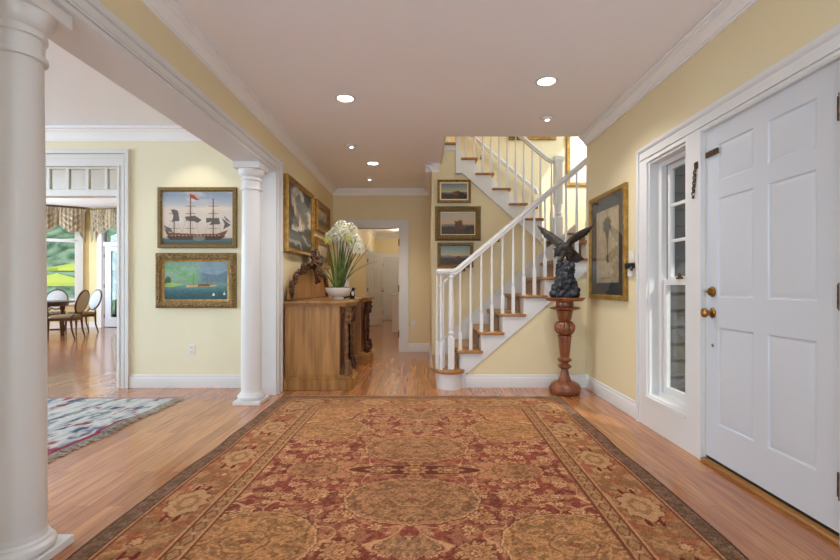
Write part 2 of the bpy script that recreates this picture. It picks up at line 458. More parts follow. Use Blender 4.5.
# ---- mouldings
def run(mb, a, b, prof, inward):
    """extrude a (offset, z) profile from point a to b; offset is measured along `inward`"""
    a = Vector((a[0], a[1], 0)); b = Vector((b[0], b[1], 0)); n = Vector((inward[0], inward[1], 0))
    ring = lambda p: [p + n * o + Vector((0, 0, z)) for o, z in prof]
    return mb.loft([ring(a), ring(b)])
def crown(z, h=.105, p=.09):
    k = h / .105
    return [(0, z), (0, z - h), (.012, z - h), (.012, z - h + .014 * k), (.022, z - h + .014 * k), (.022, z - h + .020 * k), (.028, z - h + .030 * k), (.040, z - h + .048 * k), (.056, z - h + .064 * k), (.070, z - h + .070 * k), (.070, z - h + .080 * k), (p, z - h + .082 * k), (p, z - .008), (p - .012, z - .007), (p - .012, z)]
    return [(0, z), (0, z - h), (.014, z - h), (.018, z - h + .014), (.026, z - h + .022), (.045, z - h * .52), (.064, z - h * .3), (.068, z - h * .22), (p - .012, z - h * .2), (p - .006, z - h * .1), (p, z - h * .08), (p, z)]
BASE = [(0, 0), (.02, 0), (.02, .10), (.016, .112), (.012, .118), (.012, .13), (.006, .14), (0, .14)]
mb = MB(); run(mb, (HL, -3.05), (HL, 7.7), crown(CZ), (1, 0)); struct(mb.build('trim_1', M['crown'], ang=20))
mb = MB(); run(mb, (HR, -3.05), (HR, FY), crown(CZ), (-1, 0)); struct(mb.build('trim_2', M['crown'], ang=20))
mb = MB(); run(mb, (HL, 7.7), (.13, 7.7), crown(CZ), (0, -1)); struct(mb.build('trim_3', M['crown'], ang=20))
mb = MB(); run(mb, (.13, 6.045), (.13, 7.7), crown(CZ), (-1, 0)); run(mb, (.045, 6.135), (.238, 6.135), crown(CZ), (0, -1)); struct(mb.build('trim_4', M['crown'], ang=20))
mb = MB(); run(mb, (-6.45, FY), (-1.70, FY), crown(2.81, .14, .11), (0, -1)); struct(mb.build('trim_5', M['crown'], ang=20))
mb = MB(); run(mb, (HR, 3.75), (HR, FY), BASE, (-1, 0)); struct(mb.build('baseboard_right', Wh, ang=20))
mb = MB(); run(mb, (-3.17, FY), (-1.70, FY), BASE, (0, -1)); struct(mb.build('baseboard_sitting_room', Wh, ang=20))
mb = MB(); run(mb, (-.226, 7.7), (.13, 7.7), BASE, (0, -1)); struct(mb.build('baseboard_back', Wh, ang=20))
mb = MB(); run(mb, (HL, 4.85), (HL, 7.7), BASE, (1, 0)); struct(mb.build('baseboard_left', Wh, ang=20))
mb = MB(); run(mb, (.47, FY + .01), (HR, FY + .01), BASE, (0, -1)); struct(mb.build('baseboard_stair', Wh, ang=20))
mb = MB(); run(mb, (.13, 6.2), (.13, 7.7), BASE, (-1, 0)); struct(mb.build('baseboard_corridor_end', Wh, ang=20))

# beam casing and pilaster: soffit board, inner casing with stepped profile
mb = MB()
mb.box(-1.745, -1.4765, 1.53, 4.66, 2.2535, 2.264)
cas = [(0, 2.255), (.02, 2.255), (.02, 2.278), (.012, 2.279), (.012, 2.284), (.024, 2.285), (.024, 2.296), (.014, 2.298), (.014, 2.303), (.020, 2.306), (.020, 2.345), (.014, 2.347), (.014, 2.353), (.026, 2.356), (.032, 2.366), (.032, 2.388), (.022, 2.390), (.022, 2.400), (0, 2.400)]
run(mb, (HL, 1.38), (HL, 4.83), cas, (1, 0))
run(mb, (-1.725, 1.4), (-1.725, 4.85), cas, (-1, 0))
mb.box(-1.715, HL + .02, 4.645, 4.66, 0, 2.255)               # jamb face
mb.box(HL, HL + .02, 4.645, 4.70, 0, 2.255)
mb.box(HL, HL + .03, 4.70, 4.80, 0, 2.29); mb.box(HL, HL + .036, 4.80, 4.83, 0, 2.415)
mb.box(-1.715, HL + .02, 1.53, 1.545, 0, 2.255); mb.box(HL, HL + .026, 1.38, 1.545, 0, 2.255)
struct(mb.build('trim_6', Wh, ang=20))

# ---- columns between hall and sitting room
def column(yc, label):
    xc = -1.617
    t = thing('column', label, 'column', (xc, yc, 0), 'round columns of the wide opening')
    b = MB().box(xc - .125, xc + .125, yc - .135, yc + .135, 0, .036)
    b.build('plinth', Wh, t, bevel=.004)
    MB().lathe([(.110, .036), (.122, .046), (.126, .058), (.122, .072), (.110, .08), (.108, .083), (.108, .09), (.102, .098)], (xc, yc, 0), 40).build('base', Wh, t)
    prof = [(.097, .096), (.0935, .12)] + [(.0925 - .010 * (max(0, k / 12 - .3) / .7) ** 1.4, .12 + 1.88 * k / 12) for k in range(13)]
    MB().lathe(prof, (xc, yc, 0), 48).build('shaft', Wh, t)
    MB().lathe([(.084, 2.0), (.096, 2.002), (.099, 2.012), (.096, 2.022), (.087, 2.026), (.087, 2.085), (.096, 2.09), (.096, 2.105), (.089, 2.11), (.089, 2.12), (.1, 2.13), (.112, 2.15), (.12, 2.18), (.12, 2.19)], (xc, yc, 0), 40).build('capital', Wh, t)
    MB().box(xc - .125, xc + .123, yc - .13, yc + .13, 2.19, 2.254).build('abacus', Wh, t, bevel=.006)
column(4.36, 'slim white round column standing beside the far end wall and sideboard')
column(1.84, 'large white round column cut off at the left edge of the picture')

# ---- opening to the dining room: casing, transom
mb = MB()
mb.box(-3.278, -3.20, FY - .022, FY, 0, 2.45); mb.box(-3.20, -3.165, FY - .034, FY, 0, 2.575)
mb.box(-4.95, -3.20, FY - .022, FY, 2.395, 2.52); mb.box(-4.95, -3.165, FY - .034, FY, 2.53, 2.575); mb.box(-4.95, -3.20, FY - .028, FY, 2.395, 2.43)
mb.box(-3.30, -3.278, FY - .01, 5.11, 0, 2.395); mb.box(-3.272, -3.262, FY - .030, FY, 0, 2.41); mb.box(-3.225, -3.212, FY - .030, FY, 0, 2.49); mb.box(-4.95, -3.212, FY - .03, FY, 2.478, 2.49)
mb.box(-3.325, -3.30, 5.02, 5.06, 0, 2.08)
struct(mb.build('trim_7', Wh, smooth=False))
t7 = struct(MB().box(-4.9, -3.30, FY + .005, 5.10, 2.075, 2.15).build('window_2', Wh, bevel=.004))
b = MB()
for x in (-3.449, -3.655, -3.872, -4.08, -4.29, -4.5, -4.7): b.box(x - .014, x + .014, 5.02, 5.06, 2.15, 2.395)
b.box(-4.9, -3.30, 5.02, 5.06, 2.38, 2.395)
b.build('muntin', Wh, t7, smooth=False)
MB().box(-4.9, -3.30, 5.038, 5.042, 2.15, 2.38).build('pane', M['glass'], t7)
pl = MB(); pl.box(-3.327, -3.324, 5.03, 5.05, .24, .33)
pl.lathe([(.008, 0), (.008, .01), (.004, .014)], (-3.326, 5.04, .31), 10)
struct(pl.build('trim_8', M['darkbrass']))

# ---- right wall: door surround and sidelight
mb = MB()
hc = [(0, 2.07), (.022, 2.07), (.022, 2.095), (.016, 2.096), (.016, 2.102), (.028, 2.104), (.028, 2.118), (.020, 2.120), (.020, 2.165), (.030, 2.172), (.036, 2.182), (.036, 2.198), (.028, 2.199), (.028, 2.206), (0, 2.206)]
run(mb, (HR, 1.0), (HR, 3.765), hc, (-1, 0))
mb.box(HR - .022, HR, 3.612, 3.735, 0, 2.10); mb.box(HR - .034, HR, 3.73, 3.762, 0, 2.20)
mb.box(HR - .022, HR, 2.93, 3.078, 0, 2.10)                    # mullion board
mb.box(HR - .022, HR, 3.0, 3.74, 0, .235)                      # panel below sidelight
mb.box(HR - .03, HR, 3.07, 3.63, .215, .238)
mb.box(HR - .022, HR, 1.0, 1.915, 0, 2.10)
mb.box(HR - .026, HR + .10, 2.905, 2.925, 0, 2.085); mb.box(HR - .026, HR + .10, 1.912, 1.934, 0, 2.085)
mb.box(HR - .026, HR + .10, 1.92, 2.92, 2.079, 2.09)
mb.box(HR + .062, HR + .10, 2.885, 2.90, 0, 2.077); 
struct(mb.build('trim_9', Wh, smooth=False))
struct(MB().box(HR - .03, HR + .13, 1.936, 2.905, 0.0005, .022).build('trim_10', M['oak'], bevel=.006))
# sidelight: jamb liner, double hung sashes
w1 = MB()
w1.box(HR - .005, HR + .13, 3.600, 3.612, .235, 2.065); w1.box(HR - .005, HR + .13, 3.078, 3.090, .235, 2.065)
w1.box(HR - .005, HR + .13, 3.078, 3.612, 2.053, 2.065); w1.box(HR - .012, HR + .13, 3.078, 3.612, .235, .250)
w1.box(HR + .068, HR + .08, 3.556, 3.600, .25, 2.053); w1.box(HR + .068, HR + .08, 3.09, 3.11, .25, 2.053); w1.box(HR + .068, HR + .08, 3.09, 3.60, 2.02, 2.053)
w1.box(HR + .066, HR + .13, 3.09, 3.60, .25, .28)
win = struct(w1.build('window_1', Wh, smooth=False))
def sash(name, x, z0, z1, y0, y1, st, nm, parent):
    b = MB().box(x, x + .03, y0, y0 + st, z0, z1).box(x, x + .03, y1 - st, y1, z0, z1).box(x, x + .03, y0, y1, z0, z0 + st * 1.2).box(x, x + .03, y0, y1, z1 - st, z1)
    s_ = b.build(name, Wh, parent, smooth=False)
    m_ = MB()
    for k in range(1, nm):
        zz = z0 + st * 1.2 + (z1 - st - z0 - st * 1.2) * k / nm
        m_.box(x + .004, x + .026, y0 + st, y1 - st, zz - .011, zz + .011)
    if nm > 1: m_.build('muntin', Wh, s_, smooth=False)
    MB().box(x + .013, x + .017, y0 + st, y1 - st, z0 + st, z1 - st).build('pane', M['glass'], s_)
    return s_
lo = sash('lower_sash', HR + .082, .28, 1.15, 3.10, 3.556, .042, 1, win)
up = sash('upper_sash', HR + .114, 1.12, 2.03, 3.10, 3.556, .042, 3, win)
MB().box(HR + .07, HR + .095, 3.31, 3.36, 1.15, 1.165).lathe([(.014, 0), (.014, .02), (.006, .03)], (HR + .083, 3.335, 1.165), 12).build('sash_lock', M['darkbrass'], win)

# front door slab with six raised panels
dx0, dx1 = HR + .004, HR + .05
dy0, dy1, dz0, dz1 = 1.940, 2.90, .040, 2.073
ys = [(2.482, 2.782), (2.084, 2.382)]
zs = [(.26, .85), (1.03, 1.632), (1.732, 1.957)]
d = MB().walled('x', dx0, dx1, dy0, dy1, dz0, dz1, [(y0, y1, z0, z1) for y0, y1 in ys for z0, z1 in zs])
door = struct(d.build('door_1', M['door'], smooth=False))
for y0, y1 in ys:
    for z0, z1 in zs:
        rings = []
        for ins, x in ((0, dx0), (.004, dx0 + .002), (.007, dx0 + .007), (.016, dx0 + .0075), (.030, dx0 + .004), (.046, dx0 + .0015), (.05, dx0 + .001)):
            rings.append([(x, y0 + ins, z0 + ins), (x, y1 - ins, z0 + ins), (x, y1 - ins, z1 - ins), (x, y0 + ins, z1 - ins)])
        rings.insert(0, [(dx1 - .005, y0, z0), (dx1 - .005, y1, z0), (dx1 - .005, y1, z1), (dx1 - .005, y0, z1)])
        MB().loft(rings).build('door_panel', M['door'], door, ang=15)
def knob(x, y, z, s, name, parent, m):
    b = MB(); prof = [(.031 * s, 0), (.033 * s, .004), (.028 * s, .009), (.012 * s, .014), (.012 * s, .03), (.022 * s, .036), (.029 * s, .048), (.027 * s, .06), (.015 * s, .067)]
    vs = MB().lathe(prof, (0, 0, 0), 20)
    b.add([(x - p[2], y + p[0], z + p[1]) for p in vs.v], vs.f)
    return b.build(name, m, parent)
knob(dx0, 2.83, .935, 1.0, 'door_knob', door, M['brass'])
MB().add(*(lambda q: ([(dx0 - p[2], 2.83 + p[0], 1.065 + p[1]) for p in q.v], q.f))(MB().lathe([(.031, 0), (.033, .006), (.026, .012), (.024, .02), (.01, .022)], n=20))).box(dx0 - .035, dx0 - .02, 2.812, 2.848, 1.06, 1.07).build('deadbolt', M['brass'], door)
MB().add(*(lambda q: ([(dx0 - p[2], 2.83 + p[0], .735 + p[1]) for p in q.v], q.f))(MB().lathe([(.011, 0), (.011, .004), (.004, .006)], n=14))).build('keyhole', M['steel'], door)
MB().box(dx0 - .012, dx0, 2.77, 2.885, 1.90, 1.935).box(dx0 - .016, dx0 - .012, 2.785, 2.865, 1.912, 1.923).build('chain_slide', M['darkbrass'], door, bevel=.002)
MB().box(dx0 + .004, dx1, dy0, dy1, .022, .040).build('gap_shade_strip', M['black'], door, smooth=False)  # black strip paints the shaded gap under the door
for z in (.25, 1.055, 1.86):
    b = MB().tube([(HR - .012, 1.944, z - .055), (HR - .012, 1.944, z + .055)], .0105, 10)
    b.box(HR - .006, HR + .006, 1.944, 1.972, z - .052, z + .052)
    for q in (-.055, -.02, .02, .055): b.lathe([(.011, -.004), (.011, .004)], (HR - .012, 1.944, z + q), 10)
    b.build('hinge', M['darkbrass'], door)
# door chain hanging on the casing
ch = thing('door_chain', 'short brass door chain hanging on the white post left of the front door', 'chain', (HR - .026, 2.955, 1.70))
MB().box(HR - .030, HR - .022, 2.937, 2.967, 1.85, 1.895).lathe([(.008, 0), (.008, .02), (.003, .024)], (HR - .031, 2.952, 1.866), 10).build('bracket', M['darkbrass'], ch)
b = MB()
for i in range(10):
    z = 1.845 - i * .0165; yy = 2.955 + i * .0022; a = (i % 2) * PI / 2
    pts = [(HR - .03 + .011 * math.cos(q) * math.sin(a), yy + .011 * math.cos(q) * math.cos(a), z + .014 * math.sin(q)) for q in [2 * PI * k / 10 for k in range(11)]]
    b.tube(pts, .0032, 6)
b.lathe([(.006, -.02), (.008, -.01), (.004, 0)], (HR - .03, 2.978, 1.685), 10)
b.build('chain', M['darkbrass'], ch)

# ---- outside the sidelight: shingled porch wall and porch roof
b = MB()
for i in range(22):
    z = -.2 + i * .155
    b.add([(1.93, 4.26, z), (4.6, 4.26, z), (4.6, 4.30, z + .165), (1.93, 4.30, z + .165), (1.93, 4.36, z), (4.6, 4.36, z), (4.6, 4.36, z + .165), (1.93, 4.36, z + .165)],
          [(0, 1, 2, 3), (4, 7, 6, 5), (0, 4, 5, 1), (3, 2, 6, 7), (0, 3, 7, 4), (1, 5, 6, 2)])
struct(b.build('wall_porch', M['shingle'], smooth=False))
struct(MB().box(1.92, 3.4, 2.2, 4.4, 2.75, 2.9).build('ceiling_porch', Wh, smooth=False))
struct(MB().box(1.92, 6.5, -3, 4.4, -.35, -.13).build('floor_porch', M['stone'], smooth=False))

# ---- corridor behind the hall
struct(MB().box(-1.62, -1.5, 7.82, 12.4, 0, 2.75).box(-1.62, -1.5, 13.3, 15.1, 0, 2.75).box(-1.62, -1.5, 12.4, 13.3, 2.1, 2.75).build('wall_corridor_left', W, smooth=False))
struct(MB().box(-2.9, -1.6, 13.6, 13.7, 0, 2.75).box(-2.9, -2.8, 11.8, 13.6, 0, 2.75).box(-2.9, -1.62, 11.8, 11.9, 0, 2.75).build('wall_side_room', W, smooth=False))
struct(MB().box(.2, .32, 7.82, 15.1, 0, 2.75).build('wall_corridor_right', W, smooth=False))
struct(MB().box(-2.9, .32, 14.9, 15.05, 0, 2.75).build('wall_corridor_back', W, smooth=False))
struct(MB().box(-2.9, .32, 7.82, 15.1, 2.75, 2.9).build('ceiling_corridor', M['ceil'], smooth=False))
mb = MB(); run(mb, (-1.5, 14.9), (.2, 14.9), crown(2.75), (0, -1)); run(mb, (-1.5, 7.82), (-1.5, 14.9), crown(2.75), (1, 0)); struct(mb.build('trim_11', Wh, ang=20))
mb = MB(); run(mb, (-1.5, 7.82), (-1.5, 12.3), BASE, (1, 0)); run(mb, (-.72, 14.9), (.2, 14.9), BASE, (0, -1)); struct(mb.build('baseboard_corridor', Wh, ang=20))
# hall doorway casing
b = MB()
for x0, x1 in ((-.377, -.25), (-1.377, -1.25)): b.box(x0, x1, 7.68, 7.7, 0, 2.19)
b.box(-.262, -.226, 7.668, 7.7, 0, 2.20); b.box(-1.401, -1.365, 7.668, 7.7, 0, 2.20)
b.box(-1.377, -.25, 7.68, 7.7, 2.07, 2.17); b.box(-1.401, -.226, 7.668, 7.7, 2.165, 2.20)
b.box(-.377, -.357, 7.68, 7.83, 0, 2.07); b.box(-1.27, -1.25, 7.68, 7.83, 0, 2.07); b.box(-1.27, -.357, 7.68, 7.83, 2.07, 2.085)
b.box(-.392, -.377, 7.77, 7.82, 0, 2.07); b.box(-1.25, -1.235, 7.77, 7.82, 0, 2.07)
tr = struct(b.build('trim_12', Wh, smooth=False))
for z in (.30, 1.06, 1.83):
    MB().box(-.382, -.374, 7.69, 7.765, z - .055, z + .055).tube([(-.386, 7.69, z - .055), (-.386, 7.69, z + .055)], .009, 8).build('hinge', M['darkbrass'], tr)
# side room door, standing open into the corridor
def panel_door(name, w, h, parentloc, rot):
    d = MB(); st = .11; pz = [(.22, .82), (.98, 1.55), (1.66, h - .12)]; px = [(st, w / 2 - .045), (w / 2 + .045, w - st)]
    d.walled('y', 0, .036, 0, w, .01, h, [(a, b_, c, e) for a, b_ in px for c, e in pz])
    o = struct(d.build(name, M['door'], smooth=False, origin=(0, 0, 0)))
    for a, b_ in px:
        for c, e in pz:
            rings = [[(a + i, y, c + i), (b_ - i, y, c + i), (b_ - i, y, e - i), (a + i, y, e - i)] for i, y in ((0, .03), (0, .002), (.015, .012), (.05, .005))]
            MB().loft(rings).build('door_panel', M['door'], o, ang=15)
    for z in (.25, 1.0, 1.78):
        MB().tube([(-.004, -.006, z - .05), (-.004, -.006, z + .05)], .010, 8).box(0, .03, -.003, .001, z - .05, z + .05).build('hinge', M['darkbrass'], o)
    MB().lathe([(.025, 0), (.012, .008), (.012, .03), (.027, .045), (.015, .06)], (0, 0, 0), 14)
    q = MB().lathe([(.028, 0), (.012, .008), (.012, .03), (.027, .045), (.015, .06)], n=14)
    MB().add([(w - .06 + p[0], -p[2], .95 + p[1]) for p in q.v], q.f).build('door_knob', M['brass'], o)
    o.location = parentloc; o.rotation_euler = (0, 0, rot)
    return o
panel_door('door_2', .76, 2.04, (-1.47, 12.42, .005), math.radians(62))
panel_door('door_3', .80, 2.03, (-1.28, 14.85, .005), 0)
b = MB().box(-1.38, -1.28, 14.87, 14.9, 0, 2.14).box(-.48, -.38, 14.87, 14.9, 0, 2.14).box(-1.38, -.38, 14.87, 14.9, 2.04, 2.14)
struct(b.build('trim_13', Wh, smooth=False))
b = MB().box(-1.5, -1.475, 12.28, 12.4, 0, 2.2).box(-1.5, -1.475, 13.3, 13.42, 0, 2.2).box(-1.5, -1.475, 12.28, 13.42, 2.09, 2.2)
struct(b.build('trim_14', Wh, smooth=False))
kn = thing('half_height_cabinet', 'white half height cabinet standing in the far corridor', 'cabinet', (-.36, 11.3, 0))
MB().box(-.72, .0, 11.0, 11.6, 0, .87).build('body', Wh, kn, bevel=.004)
MB().box(-.74, .0, 10.98, 11.62, .87, .90).build('top', Wh, kn, bevel=.006)
MB().box(-.705, -.02, 10.985, 11.0, .1, .84).build('door', Wh, kn, bevel=.004)

# ---- stairwell enclosure
b = MB().walled('y', 7.08, 7.2, .23, 3.0, 0, 5.3, [])
b.box(-1.5, .23, 7.08, 7.2, 2.97, 5.3)
struct(b.build('wall_stairwell_back', W, smooth=False))
struct(MB().box(-1.6, 3.0, 4.87, FY, 2.97, 5.3).build('wall_stairwell_front', W, smooth=False))
struct(MB().box(HR + .13, 3.0, FY - .1, FY - .002, 0, 2.97).build('wall_stairwell_side', W, smooth=False))
struct(MB().walled('x', 3.0, 3.12, 4.87, 7.2, 0, 5.3, [(5.4, 6.7, 2.5, 4.6)]).build('wall_stairwell_right', W, smooth=False))
struct(MB().box(-1.62, -1.5, 4.87, 7.2, 2.97, 5.3).build('wall_stairwell_left', W, smooth=False))
struct(MB().box(-1.62, 3.12, 4.8, 7.2, 5.3, 5.4).build('ceiling_stairwell', M['ceil'], smooth=False))
# wall with the three pictures, under the upper flight
struct(MB().prism([(.13, 6.135, 0), (2.03, 6.135, 0), (2.03, 6.135, 1.30), (.485, 6.135, 2.66), (.485, 6.135, 2.9), (.13, 6.135, 2.9)], (0, .07, 0)).build('wall_pictures', W, smooth=False))
# wall below the lower flight
struct(MB().prism([(.47, FY + .012, 0), (2.03, FY + .012, 0), (2.03, FY + .012, 1.47), (.5, FY + .012, .16)], (0, .08, 0)).build('wall_stair', W, smooth=False))
# upper floor edge
b = MB().box(.13, .485, 6.105, 6.135, 2.90, 2.97).box(.24, .26, FY, 6.12, 2.72, 2.97)
struct(b.build('trim_15', Wh, smooth=False))
b = MB().box(-1.5, .515, 6.08, 7.08, 2.97, 3.0).box(-1.5, .285, FY, 6.08, 2.97, 3.0)
struct(b.build('floor_upper', M['oak'], smooth=False))

# ---- dining room beyond the opening
DC = (-8.9, 12.3); DLd = (-.845, -.535); DRd = (.98, -.2)
DW = M['dining']
def bay(mb, d, t0, t1, z0, z1, o0, o1):
    """box along a bay wall: t along the wall, o outward offset (negative = into the room)"""
    n = Vector((-d[1], d[0], 0)) if d is DRd else Vector((d[1], -d[0], 0))
    c = Vector((DC[0], DC[1], 0)); dd = Vector((d[0], d[1], 0))
    p = [c + dd * t0 + n * o0, c + dd * t1 + n * o0, c + dd * t1 + n * o1, c + dd * t0 + n * o1]
    mb.add([(q.x, q.y, z0) for q in p] + [(q.x, q.y, z1) for q in p], [(3, 2, 1, 0), (4, 5, 6, 7), (0, 1, 5, 4), (1, 2, 6, 5), (2, 3, 7, 6), (3, 0, 4, 7)])
    return mb
DH = 3.19
b = MB()
bay(b, DLd, 0, .26, 0, DH, 0, .15); bay(b, DLd, .26, 1.56, 0, .7, 0, .15); bay(b, DLd, .26, 1.56, 3.05, DH, 0, .15); bay(b, DLd, 1.56, 2.4, 0, DH, 0, .15)
struct(b.build('wall_dining_left', DW, smooth=False))
b = MB()
bay(b, DRd, 0, .42, 0, DH, 0, .15); bay(b, DRd, .42, 1.28, 2.95, DH, 0, .15); bay(b, DRd, 1.28, 3.4, 0, DH, 0, .15)
b.box(-3.1, -2.9, 5.1, 11.7, 0, DH); b.prism([(-5.6, 11.62, 0), (-3.0, 11.4, 0), (-3.0, 11.6, 0), (-5.6, 11.8, 0)], (0, 0, DH))
struct(b.build('wall_dining_right', DW, smooth=False))
struct(MB().walled('x', -10.95, -10.8, 5.0, 11.2, 0, DH, [(6.0, 8.0, .6, 2.9), (8.6, 10.6, .6, 2.9)]).box(-11, -6.5, 5.0, 5.1, 0, DH).build('wall_dining_side', DW, smooth=False))
struct(MB().box(-11, -2.9, 5.1, 12.7, DH, DH + .12).build('ceiling_dining', M['ceil'], smooth=False))
struct(MB().walled('y', FY + .02, 5.10, -6.6, -1.70, 2.95, DH + .1, []).build('wall_dining_front', W2, smooth=False))
b = MB(); bay(b, DLd, 0.02, 2.3, 0, .15, -.02, 0); bay(b, DRd, .02, .30, 0, .15, -.02, 0)
struct(b.build('baseboard_dining', Wh, smooth=False))
# bay window
b = MB()
bay(b, DLd, .13, .27, .62, 3.1, -.03, 0); bay(b, DLd, 1.55, 1.69, .62, 3.1, -.03, 0); bay(b, DLd, .1, 1.72, .6, .70, -.05, .02)
bay(b, DLd, .26, .31, .7, 3.05, .02, .1); bay(b, DLd, 1.51, 1.56, .7, 3.05, .02, .1); bay(b, DLd, .26, 1.56, .7, .78, .02, .1); bay(b, DLd, .26, 1.56, 2.25, 2.33, .02, .1); bay(b, DLd, .26, 1.56, 3.0, 3.05, .02, .1)
wn = struct(b.build('window_3', Wh, smooth=False))
bay(MB(), DLd, .31, 1.51, .78, 3.0, .055, .06).build('pane', M['glass'], wn)
# french door
b = MB()
bay(b, DRd, .28, .42, 0, 3.05, -.03, 0); bay(b, DRd, 1.28, 1.42, 0, 3.05, -.03, 0)
bay(b, DRd, .42, .45, 0, 2.95, 0, .12); bay(b, DRd, 1.25, 1.28, 0, 2.95, 0, .12); bay(b, DRd, .42, 1.28, 2.15, 2.26, 0, .1); bay(b, DRd, .42, 1.28, 2.9, 2.95, 0, .1)
fd = struct(b.build('window_4', Wh, smooth=False))
bay(MB(), DRd, .45, 1.25, 2.26, 2.9, .055, .06).build('pane', M['glass'], fd)
b = MB(); bay(b, DRd, .45, .66, .02, 2.14, .03, .075); bay(b, DRd, 1.04, 1.25, .02, 2.14, .03, .075); bay(b, DRd, .66, 1.04, .02, .27, .03, .075); bay(b, DRd, .66, 1.04, 2.03, 2.14, .03, .075)
fr = struct(b.build('door_4', M['door'], smooth=False))
bay(MB(), DRd, .66, 1.04, .27, 2.03, .05, .054).build('pane', M['glass'], fr)
for z in (.3, 1.1, 1.9):
    bay(MB(), DRd, .435, .455, z - .05, z + .05, .01, .03).build('hinge', M['darkbrass'], fr)

# ---- outdoors
struct(MB().box(-60, -11.5, -10, 60, -1.2, -1.0).box(-11.5, 3, 15.3, 60, -1.2, -1.0).box(-11.5, -3.0, 11.0, 15.3, -1.2, -.13).build('floor_terrace', M['stone'], smooth=False))
def hillfn(u, v):
    x = -75 + 80 * u; y = 24 + 50 * v
    return (x, y, -2 + 13.5 * min(1, v * 2.2) + 3 * mnoise.noise((x * .06, y * .06, 1)) + .7 * mnoise.noise((x * .5, y * .5, 3)))
struct(MB().grid(hillfn, 110, 70).build('hillside', M['hill']), 'wooded green hillside beyond the terrace')
def hillfn2(u, v):
    y = -20 + 60 * u; x = -24 - 50 * v
    return (x, y, -2 + 13.5 * min(1, v * 2.2) + 3 * mnoise.noise((x * .06, y * .06, 7)) + .7 * mnoise.noise((x * .5, y * .5, 3)))
struct(MB().grid(hillfn2, 80, 60).build('hillside_side', M['hill']), 'wooded hillside to the left of the terrace')
# ================================================================== STAIRS
st = thing('staircase', 'white lower staircase with oak treads and a carpet runner rising to the right', 'staircase', (1.0, 5.5, 0))
nose = lambda k: .38 + .232 * (k - 2)
poly = [(.44, 0), (.44, .17), (nose(2) + .03, .17)]
poly = [(.43, FY, 0), (.43, FY, .37)]
for k in range(2, 9):
    poly += [(nose(k) + .03 if k > 2 else .43, FY, .2 * k - .03), (nose(k + 1) + .03, FY, .2 * k - .03)]
poly += [(nose(9) + .03, FY, 1.47), (.508, FY, .17), (.47, FY, .14), (.47, FY, 0)]
MB().prism(poly, (0, .03, 0)).build('stringer', Wh, st, smooth=False)
# bullnose starting step
bc = (.297, 5.0); arc = [(bc[0] + .137 * math.cos(a), bc[1] - .16 * math.sin(a)) for a in [PI * i / 18 for i in range(19)]]
MB().prism([(x, y, 0) for x, y in arc] + [(.16, 6.04, 0), (.434, 6.04, 0)], (0, 0, .17)).build('bullnose_riser', Wh, st, ang=30)
arc2 = [(bc[0] + .165 * math.cos(a), bc[1] - .19 * math.sin(a)) for a in [PI * i / 18 for i in range(19)]]
MB().prism([(x, y, .17) for x, y in arc2] + [(.132, 6.04, .17), (.462, 6.04, .17)], (0, 0, .03)).build('tread', M['oak'], st, bevel=.008)
for k in range(2, 10):
    z = .2 * k; n0 = nose(k)
    x1 = nose(k) + .28 if k < 9 else 2.95
    MB().box(n0, x1, FY - .03 if k < 8 else FY + .002, 6.04, z - .03, z).build('tread', M['oak'], st, bevel=.008)
    MB().box(n0 + .03, n0 + .05, FY + .03, 6.04, z - .2, z - .03).build('riser', Wh, st, smooth=False)
MB().box(1.9, 2.95, 6.04, 7.08, 1.77, 1.8).build('landing', M['oak'], st)
b = MB()
b.prism([(.2, 6.06, .2 + .12), (2.05, 6.06, .2 + .12 + 1.85 * .862), (2.05, 6.06, 1.3), (.4, 6.06, 0), (.2, 6.06, 0)], (0, .04, 0))
b.bar((.2, 6.06, .33), (2.05, 6.06, .33 + 1.85 * .862), .025, .03)
b.build('skirt_board', Wh, st, smooth=False)
# runner
path = [(.10, 0.206)]
path = []
for k in range(1, 10):
    n0 = nose(k); z = .2 * k
    path += [(n0 + .018, z - .192), (n0 + .018, z - .04), (n0 - .008, z - .034), (n0 - .012, z - .015), (n0 - .004, z + .004), (n0 + .238, z + .005)]
path[0] = (path[0][0] - .006, .012)
ring = []
prof = path
vs = []; fs = []
for i, (x, z) in enumerate(prof):
    vs += [(x, 5.20, z), (x, 5.92, z), (x + .004, 5.92, z - .012), (x + .004, 5.20, z - .012)]
for i in range(len(prof) - 1):
    for j in range(4): fs.append((i * 4 + j, i * 4 + (j + 1) % 4, i * 4 + 4 + (j + 1) % 4, i * 4 + 4 + j))
MB().add(vs, fs).build('carpet_runner', M['carpet'], st, ang=50)

rl = thing('stair_railing', 'white stair railing with turned balusters along the lower staircase', 'railing', (.4, 5.03, .2))
RY = 5.035
railz = lambda x: 1.255 + (x - .375) * .852
b = MB()
def railsec(p, t, w=.06, h=.062):
    """rounded hand-rail section around point p, tangent t (in xz plane)"""
    t = Vector(t).normalized(); up = Vector((-t.z, 0, t.x)) if abs(t.y) < .01 else Vector((0, 0, 1)); side = Vector((0, 1, 0)) if abs(t.y) < .01 else t.cross(up).normalized()
    out = []
    for a, c in ((-.32, -.5), (.32, -.5), (.34, -.2), (.5, -.05), (.5, .2), (.36, .42), (.15, .5), (-.15, .5), (-.36, .42), (-.5, .2), (-.5, -.05), (-.34, -.2)):
        out.append(Vector(p) + side * (a * w) + up * (c * h))
    return out
pts = [(.19, 1.255), (.30, 1.255), (.335, 1.256), (.37, 1.264), (.40, 1.284), (.44, 1.318), (.5, railz(.5) + .006), (.9, railz(.9)), (1.4, railz(1.4)), (1.93, railz(1.93))]
rings = []
for i, (x, z) in enumerate(pts):
    p0 = pts[max(0, i - 1)]; p1 = pts[min(len(pts) - 1, i + 1)]
    rings.append(railsec((x, RY, z), (p1[0] - p0[0], 0, p1[1] - p0[1])))
